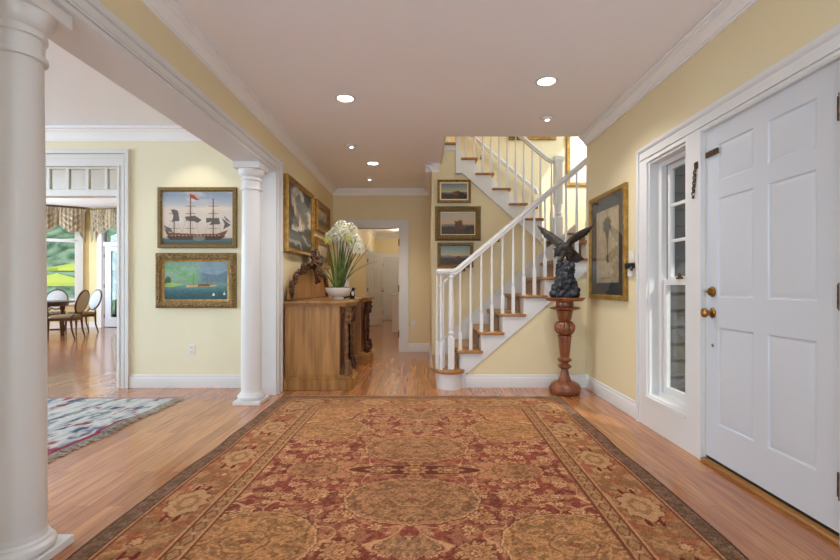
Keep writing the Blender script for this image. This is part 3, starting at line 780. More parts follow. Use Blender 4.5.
b.loft(rings); b.lathe([(.062, -.031), (.068, -.02), (.076, -.005), (.076, .01), (.06, .027), (.02, .032)], (.225, RY - .04, 1.255), 24)
b.build('handrail', Wh, rl, ang=40)
def baluster(x, y, z0, z1, parent, s=.034, block=.22, name='baluster'):
    h = z1 - z0
    m = MB().box(x - s / 2, x + s / 2, y - s / 2, y + s / 2, z0, z0 + block)
    m.lathe([(s * .5, block - .004), (s * .36, block + .012), (s * .36, block + .02), (s * .46, block + .03), (s * .46, block + .045), (s * .38, block + .06), (s * .44, block + .12), (s * .42, block + .2), (s * .3, h * .85), (s * .28, h)], (x, y, z0), 12)
    return m.build(name, Wh, parent, ang=30)
for k in range(2, 9):
    for j in (0, 1):
        x = .417 + .116 * (2 * (k - 2) + j) 
        if x > 1.9: continue
        baluster(x, RY, .2 * k, railz(x) - .02, rl, block=.2 + .09 * j)
for x, y in ((.165, 5.02), (.205, 4.96), (.235, 5.08)): baluster(x, y, .2, 1.23, rl, block=.30)
nx = .315
m_ = MB().box(nx - .034, nx + .034, RY - .069, RY - .001, .2, .55)
m_.lathe([(.034, .35), (.026, .362), (.026, .372), (.034, .385), (.034, .4), (.028, .412), (.033, .47), (.031, .6), (.023, .95), (.022, .985), (.03, .99), (.03, 1.0), (.022, 1.005), (.022, 1.04)], (nx, RY - .035, .2), 20)
m_.build('newel_post', Wh, rl, ang=30)
wr = thing('wall_handrail', 'white handrail fixed on the inner wall of the lower staircase', 'handrail', (1.0, 5.98, 1.6))
b = MB(); b.loft([railsec((x, 5.98, 1.115 + (x - .26) * .862), (1, 0, .862), .045, .05) for x in (.2, 1.0, 2.0)])
b.build('rail', Wh, wr, ang=40)
for x in (.55, 1.0, 1.5): MB().tube([(x, 6.06, 1.05 + (x - .26) * .862), (x, 5.99, 1.05 + (x - .26) * .862), (x, 5.98, 1.1 + (x - .26) * .862)], .009, 8).lathe([(.025, -.004), (.02, .004)], (x, 6.05, 1.05 + (x - .26) * .862), 10).build('bracket', M['darkbrass'], wr)

# upper flight
su = thing('upper_staircase', 'upper staircase with oak treads climbing left from the landing', 'staircase', (1.0, 6.6, 1.8))
UN = lambda k: 1.622 - .221 * (k - 10)
poly = [(UN(10) - .03, 6.10, 1.66)]
for k in range(10, 15):
    poly += [(UN(k) - .03, 6.10, .2 * k - .03), (UN(k + 1) - .03, 6.10, .2 * k - .03)]
poly += [(UN(15) - .03, 6.10, 2.965), (UN(15) - .03, 6.10, 2.64)]
MB().prism(poly, (0, .034, 0)).build('stringer', Wh, su, smooth=False)
for k in range(10, 15):
    z = .2 * k
    MB().box(UN(k) - .25, UN(k), 6.075, 7.075, z - .03, z).build('tread', M['oak'], su, bevel=.008)
    MB().box(UN(k) - .05, UN(k) - .03, 6.135, 7.075, z - .2, z - .03).build('riser', Wh, su, smooth=False)
MB().box(UN(15) - .05, UN(15) - .03, 6.135, 7.075, 2.8, 2.965).build('riser', Wh, su, smooth=False)
MB().prism([(1.9, 7.05, 1.8), (1.9, 7.05, 2.0), (.4, 7.05, 3.36), (.4, 7.05, 3.0), (UN(15), 7.05, 2.8)], (0, .028, 0)).build('skirt_board', Wh, su, smooth=False)
ru = thing('upper_stair_railing', 'white upper stair railing with a square newel post at the landing', 'railing', (1.8, 6.17, 1.8))
UY = 6.165
urz = lambda x: 2.952 - (x - 1.50) * .905
pts = [(.45, urz(.45)), (1.0, urz(1.0)), (1.45, urz(1.45)), (1.60, urz(1.6) + .012), (1.68, 2.805 + .0), (1.74, 2.775), (1.80, 2.772)]
rings = []
for i, (x, z) in enumerate(pts):
    p0 = pts[max(0, i - 1)]; p1 = pts[min(len(pts) - 1, i + 1)]
    rings.append(railsec((x, UY, z), (p1[0] - p0[0], 0, p1[1] - p0[1])))
MB().loft(rings).build('handrail', Wh, ru, ang=40)
for k in range(10, 15):
    for j in (0, 1):
        x = UN(k) - .035 - .1105 * j
        baluster(x, UY, .2 * k, urz(x) - .02, ru, block=.3 - .08 * (1 - j))
baluster(1.735, UY, 1.8, 2.76, ru, block=.3)
nx = 1.822
m_ = MB().box(nx - .05, nx + .05, UY - .05, UY + .05, 1.62, 2.02)
m_.lathe([(.05, .22), (.038, .235), (.05, .25), (.05, .27), (.036, .285), (.046, .32), (.05, .38), (.05, .40)], (nx, UY, 1.8), 20)
m_.box(nx - .05, nx + .05, UY - .05, UY + .05, 2.20, 2.76)
for f in (-.03, 0, .03): m_.box(nx + f - .006, nx + f + .006, UY - .056, UY - .05, 2.24, 2.74)
m_.box(nx - .058, nx + .058, UY - .058, UY + .058, 2.75, 2.775).box(nx - .066, nx + .066, UY - .066, UY + .066, 2.775, 2.81).box(nx - .056, nx + .056, UY - .056, UY + .056, 2.81, 2.83)
m_.build('newel_post', Wh, ru, ang=30)
MB().box(.445, .512, 6.055, 6.125, 2.585, 3.9).box(.44, .517, 6.05, 6.13, 2.585, 2.60).build('newel_post', Wh, ru, bevel=.003)
wu = thing('wall_handrail', 'white handrail on the back wall of the upper staircase', 'handrail', (1.2, 7.0, 2.4))
b = MB(); q = [(.3, 3.367 + (.774 - .3) * .85), (.774, 3.367), (1.3, 2.92), (1.66, 2.614), (1.715, 2.575), (1.74, 2.535), (1.735, 2.5)]
rings = []
for i, (x, z) in enumerate(q):
    p0 = q[max(0, i - 1)]; p1 = q[min(len(q) - 1, i + 1)]
    rings.append(railsec((x, 6.98, z), (p1[0] - p0[0], 0, p1[1] - p0[1]), .045, .055))
b.loft(rings).build('rail', Wh, wu, ang=40)
for x in (.9,): MB().tube([(x, 7.08, urz(x) - .44), (x, 6.985, urz(x) - .44), (x, 6.98, urz(x) - .41)], .009, 8).build('bracket', M['darkbrass'], wu)

# ================================================================== SIDEBOARD
sb = thing('sideboard', 'carved golden wood sideboard with two pedestals and a high carved back rail', 'sideboard', (-1.1, 5.9, 0))
SX = -1.455
def pedestal_unit(ya, yb):
    pb = MB(); xa = SX
    out = [(xa, ya), (-.80, ya), (-.728, ya + .07), (-.728, yb - .07), (-.80, yb), (xa, yb)]
    pb.prism([(x, y, 0) for x, y in out], (0, 0, .115))
    o2 = [(xa, ya + .012), (-.812, ya + .012), (-.745, ya + .078), (-.745, yb - .078), (-.812, yb - .012), (xa, yb - .012)]
    pb.prism([(x, y, .115) for x, y in o2], (0, 0, .022))
    o3 = [(xa, ya + .025), (-.83, ya + .025), (-.77, ya + .09), (-.77, yb - .09), (-.83, yb - .025), (xa, yb - .025)]
    pb.prism([(x, y, .137) for x, y in o3], (0, 0, .02))
    pb.build('plinth', M['pine'], sb, bevel=.004)
    MB().box(xa, -.873, ya + .03, yb - .03, .157, .89).build('carcass', M['pine'], sb, bevel=.004)
    MB().box(-.874, -.862, ya + .09, yb - .09, .22, .80).box(-.866, -.856, ya + .12, yb - .12, .27, .75).build('door', M['redwood'], sb, bevel=.003)
    # carved corner columns on scroll feet
    for yy in (ya + .085, yb - .085):
        c = MB(); rnd = random.Random(int(yy * 100)); x0 = -.815
        c.tube([(x0, yy, .157), (x0 + .02, yy, .20), (x0 + .008, yy, .26), (x0 - .006, yy, .36), (x0 - .008, yy, .6), (x0 + .004, yy, .72), (x0 + .022, yy, .80), (x0 + .016, yy, .875)], [.038, .040, .026, .020, .022, .026, .036, .034], 14)
        for q in range(5):
            an = -1.3 + 2.6 * q / 4
            c.tube([(x0 - .006 + .024 * math.cos(an), yy + .024 * math.sin(an), .30), (x0 - .007 + .026 * math.cos(an), yy + .026 * math.sin(an), .66)], .0065, 7)
        for zz, rr, tilt in ((.845, .040, .35), (.785, .046, .3), (.725, .034, .2), (.28, .034, -.2), (.225, .046, -.3), (.18, .042, -.3)):
            for q in range(3):
                an = -1.15 + 1.15 * q
                c.ell((x0 + .012 + rr * math.cos(an), yy + rr * math.sin(an), zz), (.012, .015, .033), 9, 7, Matrix.Rotation(an, 3, 'Z') @ Matrix.Rotation(tilt, 3, 'Y'))
        for zz in (.42, .50, .58): c.ell((x0 + .022, yy, zz), (.010, .016, .022), 8, 6)
        for sgn in (-1, 1):
            sp = [(x0 + .045, yy + sgn * (.01 + .016 * t * math.cos(t * 5)), .82 - .016 * t * math.sin(t * 5) - .05 * t) for t in [i / 12 for i in range(13)]]
            c.tube(sp, [.012 - .006 * i / 12 for i in range(13)], 7)
        c.build('carved_column', M['carve2'] if yy < 5.1 else M['carve'], sb, remesh=.004)
pedestal_unit(4.84, 5.33)
pedestal_unit(6.52, 7.0)
MB().box(SX, -1.02, 5.30, 6.55, .16, .89).build('centre_panel', M['redwood'], sb, bevel=.003)
MB().box(SX, -.98, 5.30, 6.55, .06, .16).build('centre_base', M['redwood'], sb, bevel=.004)
b = MB().box(-1.03, -1.005, 5.42, 5.90, .22, .66).box(-1.03, -1.005, 5.95, 6.43, .22, .66); b.build('cupboard_door', M['redwood'], sb, bevel=.006)
b = MB().box(-1.03, -.90, 5.36, 6.5, .77, .88).build('drawer', M['pine'], sb, bevel=.006)
for yy in (5.65, 6.2): MB().ell((-.89, yy, .825), (.014, .016, .016), 12, 8).build('knob', M['darkbrass'], b)
# top with break-front outline
def top_outline(d):
    return [(SX, 4.85 - d), (-.80 + d, 4.85 - d), (-.735 + d, 4.92 - d * .4), (-.735 + d, 5.26 + d * .4), (-.80 + d, 5.36), (-.86 + d, 5.42), (-.86 + d, 6.44), (-.80 + d, 6.50), (-.735 + d, 6.58 - d * .4), (-.735 + d, 6.92 + d * .4), (-.80 + d, 7.0 + d), (SX, 7.0 + d)]
tb = MB()
tb.prism([(x, y, .882) for x, y in top_outline(-.012)], (0, 0, .018)).prism([(x, y, .90) for x, y in top_outline(.004)], (0, 0, .014)).prism([(x, y, .914) for x, y in top_outline(.018)], (0, 0, .025))
tb.build('top', M['pinetop'], sb, bevel=.004)
# back rail: shaped panel and carving
TZ = .939
prof = [(4.93, 0), (4.93, .17), (5.0, .21), (5.10, .23), (5.14, .27), (5.18, .33), (5.28, .36), (5.42, .37), (5.52, .38), (5.62, .42), (5.75, .46), (5.92, .48)]
prof = prof + [(11.84 - y, z) for y, z in prof[-2::-1]]
MB().prism([(-1.45, y, TZ + z * .93) for y, z in prof], (.028, 0, 0)).build('back_panel', M['pine'], sb, bevel=.003)
MB().box(-1.45, -1.40, 4.92, 6.92, TZ, TZ + .02).build('back_rail_foot', M['carve'], sb, bevel=.003)
c = MB(); rnd = random.Random(3)
def leafcluster(c, y, z, s, x=-1.418, n=9):
    for i in range(n):
        a = 2 * PI * i / n + rnd.uniform(-.3, .3); r = s * rnd.uniform(.35, .75)
        c.ell((x + rnd.uniform(0, .018), y + r * math.cos(a), z + r * math.sin(a)), (.016, s * .36, s * .2), 8, 6, Matrix.Rotation(a, 3, 'X'))
edge = [(y, TZ + z * .93) for y, z in prof[1:-1]]
for i in range(len(edge) - 1):
    (y0, z0), (y1, z1) = edge[i], edge[i + 1]
    for q in (0.0, .5):
        y = y0 + (y1 - y0) * q; z = z0 + (z1 - z0) * q
        leafcluster(c, y, z - .015, .045, n=6)
c.tube([(-1.418, y, z - .01) for y, z in edge], .017, 8)
for sgn in (-1, 1):
    yc = 5.92 + sgn * .93
    for i in range(10): leafcluster(c, yc + rnd.uniform(-.04, .04), TZ + .03 + i * .018, .045, n=4)
    for cy, cz, R in ((5.92 + sgn * .80, TZ + .24, .055), (5.92 + sgn * .48, TZ + .36, .06)):
        sp = [(-1.405, cy + sgn * R * (1 - t * .75) * math.cos(t * 8), cz + R * (1 - t * .75) * math.sin(t * 8)) for t in [i / 20 for i in range(21)]]
        c.tube(sp, [.02 - .008 * i / 20 for i in range(21)], 8)
c.build('carved_border', M['carve'], sb, remesh=.005)
c = MB(); rnd = random.Random(11)
for i in range(15): 
    a = PI * i / 14; 
    c.ell((-1.365 + rnd.uniform(-.01, .02), 5.92 + .17 * math.cos(a), TZ + .46 + .12 * math.sin(a)), (.025, .07, .032), 8, 6, Matrix.Rotation(a, 3, 'X'))
for i in range(44):
    t = rnd.random(); w = .14 * (1 - t * .65)
    c.ell((-1.35 + rnd.uniform(-.01, .03), 5.92 + rnd.uniform(-w, w), TZ + .55 - t * .34), (.024, .026, .03), 8, 6, Matrix.Rotation(rnd.uniform(-1, 1), 3, 'X'))
c.ell((-1.36, 5.92, TZ + .46), (.04, .10, .13), 12, 8)
for sgn in (-1, 1):
    sp = [(-1.36, 5.92 + sgn * (.08 + .22 * t), TZ + .45 + .03 * math.sin(t * 4) - .02 * t) for t in [i / 10 for i in range(11)]]
    c.tube(sp, [.03 - .014 * i / 10 for i in range(11)], 8)
c.build('carved_crest', M['carve'], sb, remesh=.0055)

# ================================================================== WHITE FLOWERS IN A BOWL
PX, PY = -.985, 5.40
PZ = .9395
pf = thing('potted_flowers', 'white flowering bulbs with strap leaves in a white footed bowl on the sideboard', 'potted plant', (PX, PY, PZ))
MB().lathe([(.062, 0), (.066, .006), (.058, .018), (.055, .028), (.075, .036), (.115, .06), (.142, .095), (.150, .125), (.152, .14), (.146, .142), (.138, .128), (.05, .11)], (PX, PY, PZ), 40).build('bowl', M['porcelain'], pf, ang=50)
b = MB(); rnd = random.Random(5)
b.lathe([(.14, .11), (.12, .128), (.06, .14), (.001, .143)], (PX, PY, PZ), 24)
for i in range(60):
    a = rnd.uniform(0, 2 * PI); r = .125 * math.sqrt(rnd.random()); b.ell((PX + r * math.cos(a), PY + r * math.sin(a), PZ + .138), (.016, .016, .012), 6, 4)
b.build('moss', M['moss'], pf)
def strap(base, direction, length, lean, width, droop, name='leaf', m=None):
    ax = Vector((math.cos(direction), math.sin(direction), 0)); sd = Vector((-ax.y, ax.x, 0))
    def fn(u, v):
        t = v; p = Vector(base) + ax * (lean * t + droop * t * t) + Vector((0, 0, length * (t - .35 * droop / max(length, .1) * t ** 3)))
        w = width * (1 - t ** 3) * (.75 + .6 * t * (1 - t)) * .5
        p = p + sd * ((u - .5) * 2 * w) + ax * (-.25 * w * (1 - (2 * u - 1) ** 2))
        return p, ax
    return MB().sheet(fn, 4, 14, .0025).build(name, m or M['leaf'], pf, ang=60)
lv = [(.2, .60, .16, .040, .06), (.7, .50, .14, .034, .1), (-.4, .62, .18, .044, .05), (-.1, .56, .26, .036, .05), (2.0, .5, .08, .034, .1), (-2.2, .55, .06, .040, .05), (-1.2, .6, .06, .042, .08), (.5, .42, .12, .034, .3), (-.7, .52, .08, .040, .0), (3.0, .46, .1, .032, .12), (-1.7, .52, .12, .036, .02), (0.05, .58, .10, .042, .02), (-.25, .42, .24, .028, .28), (2.7, .42, .2, .024, .2), (-2.6, .36, .2, .024, .18), (-.2, .55, .16, .05, .03), (-.9, .46, .14, .046, .02)]
for i, (a, L_, lean, w_, dr) in enumerate(lv):
    r = .05 if i % 2 else .03
    strap((PX + r * math.cos(a), PY + r * math.sin(a), PZ + .135), a, L_, lean, w_, dr)
heads = [(-.013, .0, .775, .090), (-.075, .03, .735, .08), (.13, .03, .81, .085), (.075, -.05, .745, .08), (.20, .0, .67, .078), (.245, -.05, .59, .06), (.025, .05, .845, .085), (.15, .08, .72, .08), (.06, .09, .80, .08)]
for i, (hx, hy, hz, R) in enumerate(heads):
    c0 = Vector((PX + hx, PY + hy, PZ + hz)); b0 = Vector((PX + hx * .25, PY + hy * .3, PZ + .135))
    mid = (b0 + c0) / 2 + Vector((-hx * .18, 0, 0))
    MB().tube([b0, b0 * .6 + mid * .4, mid, c0 * .6 + mid * .4, c0], [.006, .0055, .005, .005, .0045], 8).build('stem', M['stemm'], pf)
    fb = MB(); gb = MB(); rnd = random.Random(20 + i)
    for k in range(34):
        zz = 1 - 2 * (k + .5) / 34; ph = k * 2.39996
        d = Vector((math.sqrt(max(0, 1 - zz * zz)) * math.cos(ph), math.sqrt(max(0, 1 - zz * zz)) * math.sin(ph), zz))
        if zz < -.75: continue
        e = c0 + d * R * rnd.uniform(.68, .95)
        gb.tube([c0, e], .0016, 5)
        q = d.to_track_quat('Z', 'Y').to_matrix()
        for s_ in range(6):
            an = s_ * PI / 3 + rnd.random()
            tip = e + q @ Vector((math.cos(an) * .026, math.sin(an) * .026, .020))
            pr = (tip - e).to_track_quat('X', 'Z').to_matrix()
            fb.ell((e + tip) / 2, (.021, .0085, .0035), 6, 4, pr)
    fb.build('flower_head', M['petal'], pf, ang=60); gb.build('flower_stalks', M['petalg'], pf, ang=60)
# green bud cluster and long thin stem tips
for (hx, hy, hz) in ((-.108, -.07, .68), (.125, -.11, .69)):
    c0 = Vector((PX + hx, PY + hy, PZ + hz)); b0 = Vector((PX + hx * .3, PY + hy * .3, PZ + .135))
    MB().tube([b0, (b0 + c0) / 2 + Vector((-.01, 0, .01)), c0], [.006, .005, .004], 8).build('stem', M['stemm'], pf)
    fb = MB(); rnd = random.Random(int(hx * 999))
    for k in range(26):
        d = Vector((rnd.gauss(0, 1), rnd.gauss(0, 1), rnd.gauss(.3, 1))).normalized()
        fb.tube([c0, c0 + d * .04], [.003, .006], 6); fb.ell(c0 + d * .045, (.008, .008, .011), 6, 5)
    fb.build('bud_cluster', M['petalg'], pf)
for (tx, ty, tz) in ((.36, -.02, .60), (-.26, .02, .55), (-.22, -.05, .40)):
    b0 = Vector((PX + tx * .15, PY + ty * .2, PZ + .135)); e = Vector((PX + tx, PY + ty, PZ + tz))
    MB().tube([b0, b0 * .6 + e * .4 + Vector((-tx * .12, 0, -.01)), b0 * .25 + e * .75 + Vector((-tx * .05, 0, 0)), e], [.004, .004, .0035, .0015], 7).build('twig', M['stemm'], pf)

# small black and white bird figurine
fx, fy = -.865, 5.70
fg = thing('bird_figurine', 'small black figurine with a white patch behind the white bowl', 'figurine', (fx, fy, PZ))
rings = []
for (dx, z, rx, ry) in ((0, .012, .02, .02), (0, .02, .030, .028), (.0, .05, .034, .03), (.004, .085, .028, .026), (.01, .105, .018, .017), (.012, .118, .02, .019), (.014, .132, .019, .018), (.012, .143, .008, .008)):
    rings.append([(fx + dx + rx * math.cos(a), fy + ry * math.sin(a), PZ + z) for a in [2 * PI * i / 14 for i in range(14)]])
b = MB().loft(rings); b.tube([(fx + .028, fy, PZ + .128), (fx + .05, fy - .004, PZ + .122)], [.008, .001], 8)
b.loft([[(fx - .02 - t * .085 + .0, fy + w * math.cos(a), PZ + .035 - t * .022 + .012 * math.sin(a)) for a in [2 * PI * i / 10 for i in range(10)]] for t, w in ((0, .026), (.4, .026), (.8, .018), (1, .006))])
b.lathe([(.04, 0), (.042, .004), (.036, .013)], (fx, fy, PZ), 18)
bo = b.build('body', M['black'], fg, ang=60)
MB().ell((fx + .008, fy - .022, PZ + .068), (.02, .012, .032), 10, 8).build('breast', M['porcelain'], fg)

# ================================================================== PEDESTAL AND EAGLE
ex, ey = 1.462, 4.715
pd = thing('pedestal', 'turned carved mahogany pedestal stand in front of the stair wall', 'pedestal', (ex, ey, 0))
lob = lambda n, a: (lambda an, z: 1 + a * (abs(math.cos(n * an / 2)) - .6))
MB().lathe([(.10, 0), (.150, .012), (.158, .04), (.155, .07), (.135, .10), (.10, .122), (.066, .13)], (ex, ey, 0), 96, lob(8, .09)).build('base', M['mahog'], pd, ang=50)
MB().lathe([(.064, .128), (.066, .138), (.058, .15), (.046, .19), (.038, .235), (.036, .25), (.05, .258), (.068, .272), (.070, .282), (.056, .296), (.038, .304), (.036, .314), (.046, .322), (.070, .338), (.072, .350), (.056, .362), (.046, .372), (.046, .384), (.050, .40), (.060, .50), (.066, .57), (.066, .578), (.072, .582), (.072, .592), (.05, .60)], (ex, ey, 0), 40).build('stem', M['mahog'], pd, ang=40)
MB().lathe([(.05, .598), (.075, .61), (.095, .64), (.103, .675), (.098, .705), (.075, .735), (.055, .745)], (ex, ey, 0), 96, lob(12, .12)).build('bulb', M['mahog'], pd, ang=50)
MB().lathe([(.055, .744), (.06, .752), (.066, .76), (.072, .80), (.080, .835), (.082, .848), (.076, .852)], (ex, ey, 0), 36).build('cup', M['mahog'], pd, ang=40)
MB().lathe([(.07, .85), (.13, .862), (.150, .872), (.152, .88), (.13, .886), (.09, .89)], (ex, ey, 0), 72, lob(14, .07)).build('collar', M['mahog'], pd, ang=50)
MB().lathe([(.085, .889), (.09, .91), (.086, .935), (.10, .945)], (ex, ey, 0), 36).build('neck', M['mahog'], pd, ang=40)
MB().lathe([(.10, .943), (.178, .947), (.186, .955), (.188, .965), (.200, .968), (.202, .975), (.198, .981), (.18, .983)], (ex, ey, 0), 48).build('top_plate', M['mahog'], pd, ang=40)

EZ = .9845
es = thing('eagle_statue', 'dark bronze eagle with spread wings perched on a black rock, on the pedestal', 'statue', (ex, ey, EZ))
b = MB(); rnd = random.Random(9)
for z, r in ((.02, .148), (.06, .144), (.10, .134), (.14, .122), (.18, .108), (.22, .10), (.26, .096), (.30, .093), (.335, .088)):
    b.lathe([(r * .80, -.035), (r * .82, .0), (r * .72, .035)], (ex + .006 + .012 * math.sin(z * 20), ey, EZ + max(z, .035)), 16)
    for i in range(9):
        a = 2 * PI * i / 9 + rnd.uniform(-.4, .4); s_ = rnd.uniform(.022, .042) * (1.1 - z)
        zz = max(z + rnd.uniform(-.02, .02), s_ * .9 + .001)
        b.ell((ex + .006 + r * .82 * math.cos(a), ey + r * .82 * math.sin(a), EZ + zz), (s_, s_, s_ * rnd.uniform(.8, 1.1)), 9, 7, Matrix.Rotation(rnd.uniform(0, 3), 3, 'Z'))
b.build('rock', M['rock'], es, remesh=.007)
b = MB()
def P(dx, dz, dy=0.0):
    k = (ey + dy) / ey
    return Vector(((ex + dx) * k, ey + dy, 1.1 + (EZ + dz - 1.1) * k))
def ering(c, t, rx, rz, n=14):
    t = Vector(t).normalized(); s_ = Vector((0, 1, 0)); u = s_.cross(t).normalized(); s_ = t.cross(u).normalized()
    return [Vector(c) + s_ * (rx * math.cos(a)) + u * (rz * math.sin(a)) for a in [2 * PI * i / n for i in range(n)]]
spine = [((.085, .42), .03, .03), ((.06, .455), .05, .05), ((.03, .49), .06, .058), ((0, .512), .064, .056), ((-.028, .518), .056, .05), ((-.05, .503), .046, .044), ((-.064, .478), .039, .040), ((-.070, .452), .036, .037), ((-.074, .432), .030, .032), ((-.076, .418), .016, .018)]
rg = []
for i, ((x, z), rx, rz) in enumerate(spine):
    a = spine[max(0, i - 1)][0]; q = spine[min(len(spine) - 1, i + 1)][0]
    rg.append(ering(P(x, z), (q[0] - a[0], 0, q[1] - a[1]), rx, rz))
b.loft(rg)
# hooked beak, brow, crest feathers
b.tube([P(-.082, .440), P(-.098, .428), P(-.103, .412), P(-.097, .398)], [.017, .014, .009, .003], 8)
for yy in (-.03, .03): b.ell(P(-.082, .462, yy), (.012, .008, .008), 8, 6)
for q in ((-.118, .505), (-.108, .488)): b.tube([P(-.085, .478), P(*q)], [.014, .004], 7)
# legs and talons
for yy, lx in ((-.03, -.042), (.035, -.03)):
    b.tube([P(.0, .47, yy), P(-.022, .42, yy), P(lx, .372, yy)], [.034, .022, .013], 10)
    for dx, dy in ((-.04, 0), (-.026, -.025), (-.026, .025), (.026, 0)):
        b.tube([P(lx, .374, yy), P(lx + dx * .6, .372, yy + dy * .6), P(lx + dx, .357, yy + dy)], [.012, .010, .005], 7)
b.tube([P(.03, .47, .0), P(.045, .42, .0), P(.05, .375, .0)], [.045, .036, .026], 10)
# tail: broad fan falling to the right, feathered end
def tailf(u, v):
    q = u * 7; fr = abs((q % 1) - .5) * 2
    a = P(.046, .372).lerp(P(.06, .53), u); e2 = P(.125, .352).lerp(P(.212, .384), u)
    p = a.lerp(e2, v * (1 - .10 * fr)) 
    return p + Vector((0, -.012 + .03 * u + .006 * (1 - fr) * v, 0)), Vector((.15, -1, .25))
b.sheet(tailf, 42, 8, .022)
def curve(pts, t):
    s3 = t * (len(pts) - 1); k = min(len(pts) - 2, int(s3)); return pts[k].lerp(pts[k + 1], s3 - k)
def wing(lead, trail, nf):
    def wf(u, v):
        t = u; L0 = curve(lead, t); T0 = curve(trail, t)
        fr = (t * nf) % 1
        ext = 1 + (.28 * (fr - .35)) * (.4 + .6 * t)
        p = L0.lerp(T0, v * ext)
        return p + Vector((0, -.010 * math.sin(PI * min(1, v * 1.1)) + .007 * fr * v, 0)), Vector((0, -1, .12))
    b.sheet(wf, nf * 5, 8, .012)
    def cf(u, v):
        t = u * .92; L0 = curve(lead, t); T0 = curve(trail, t); fr = (t * nf * 1.3) % 1
        return L0.lerp(T0, v * .5 * (1 + .25 * fr)) + Vector((0, -.012, 0)), Vector((0, -1, .12))
    b.sheet(cf, nf * 4, 4, .012)
    b.tube([curve(lead, i / 12) for i in range(13)], [.030 - .023 * (i / 12) for i in range(13)], 9)
wing([P(-.015, .52, .03), P(-.033, .566, .05), P(-.113, .632, .09), P(-.194, .686, .13), P(-.282, .741, .17)],
     [P(-.06, .47, .02), P(-.088, .515, .04), P(-.143, .566, .08), P(-.215, .622, .12), P(-.272, .715, .165)], 9)
wing([P(.02, .52, -.03), P(.045, .572, -.05), P(.105, .634, -.09), P(.187, .686, -.14), P(.296, .738, -.2)],
     [P(.055, .48, -.02), P(.08, .545, -.045), P(.155, .590, -.09), P(.232, .640, -.14), P(.288, .716, -.195)], 9)
b.build('eagle', M['bronze'], es, remesh=.0048)
# ================================================================== PICTURES
def ship_fn(u, v):
    C = grad(v, [(0, (70, 88, 92)), (.10, (92, 110, 112)), (.13, (206, 190, 176)), (.45, (214, 202, 194)), (.68, (212, 200, 192)), (.8, (164, 174, 190)), (.92, (144, 158, 178)), (1, (164, 172, 186))])
    n = fbm(u * 1.5, v * 3, 3, 2); C = mixc(C, (224, 214, 206), np.clip((n - .5) * 3, 0, .7) * (v > .14))
    dk = (74, 58, 50); br = (118, 74, 54)
    C = mixc(C, br, poly_mask(u, v, [(.06, .20), (.03, .30), (.10, .22), (.5, .19), (.78, .20), (.93, .27), (.86, .12), (.8, .09), (.12, .08)]))
    C = mixc(C, dk, poly_mask(u, v, [(.05, .15), (.9, .15), (.86, .12), (.8, .08), (.12, .08)]))
    for x in np.linspace(.14, .8, 14): C = mixc(C, (196, 160, 110), (np.hypot((u - x) * 1.3, v - .165) < .012).astype(float))
    for x, h in ((.17, .66), (.4, .95), (.72, .86)):
        C = mixc(C, (96, 66, 48), line_mask(u, v, (x, .16), (x, h), .007))
        for k in range(4):
            C = mixc(C, (150, 130, 116), .5 * line_mask(u, v, (x - .12 + .08 * k, .2), (x, h * .8), .003))
            C = mixc(C, (96, 66, 48), line_mask(u, v, (x - .07, .3 + k * .14), (x + .07, .3 + k * .14), .004) * (.3 + k * .14 < h))
    sl = (88, 84, 84)
    for pts in ([(.12, .66), (.22, .64), (.25, .45), (.14, .42), (.16, .54)], [(.32, .52), (.46, .54), (.56, .46), (.5, .4), (.44, .44), (.34, .45)], [(.62, .50), (.80, .50), (.82, .38), (.66, .36), (.7, .43), (.62, .40)], [(.84, .5), (.97, .36), (.86, .28), (.88, .38)], [(.02, .36), (.12, .3), (.16, .22), (.07, .24)], [(.86, .56), (.9, .45), (.98, .4)]):
        C = mixc(C, sl, poly_mask(u, v, pts) * .92)
    C = mixc(C, (170, 60, 52), poly_mask(u, v, [(.40, .95), (.45, .93), (.5, .86), (.53, .84), (.49, .83), (.40, .88)]))
    C = mixc(C, (150, 160, 152), (np.hypot((u - .52) * 1.0, (v - .11) * 2) < .09) * .6)
    return C
def harbour_fn(u, v):
    n = fbm(u * 2, v * 2, 3, 5)
    C = grad(v, [(0, (40, 78, 92)), (.2, (62, 104, 112)), (.33, (96, 138, 136)), (.42, (126, 160, 132)), (.7, (150, 182, 160)), (1, (128, 166, 150))])
    C = mixc(C, (112, 170, 112), np.clip((n - .45) * 4, 0, 1) * (u < .55) * (v > .3) * .8)
    C = mixc(C, (96, 124, 150), np.clip((u - .5) * 8, 0, 1) * np.clip((v - .33) * 6, 0, 1) * .85)
    C = mixc(C, (160, 184, 196), (np.hypot((u - .78) * 1.1, v - .95) < .3) * .5)
    C = mixc(C, (70, 96, 80), poly_mask(u, v, [(0, .5), (.05, .62), (.1, .56), (.11, .36), (0, .34)]))
    C = mixc(C, (176, 206, 96), poly_mask(u, v, [(0, .33), (.14, .33), (.3, .4), (.1, .44), (0, .42)]) * .8)
    C = mixc(C, (214, 170, 110), poly_mask(u, v, [(.34, .32), (.82, .34), (.84, .38), (.36, .38)]) * .9)
    C = mixc(C, (128, 70, 60), poly_mask(u, v, [(.52, .34), (.72, .34), (.72, .41), (.55, .41)]) * .9)
    for x in (.46, .68, .74): C = mixc(C, (120, 100, 86), line_mask(u, v, (x, .36), (x, .66), .004))
    for x, y in ((.78, .1), (.95, .12)): C = mixc(C, (236, 236, 224), poly_mask(u, v, [(x - .02, y), (x + .02, y), (x, y + .09)]))
    return C + (fbm(u * 6, v * 6, 4, 9)[..., None] - .5) * 26
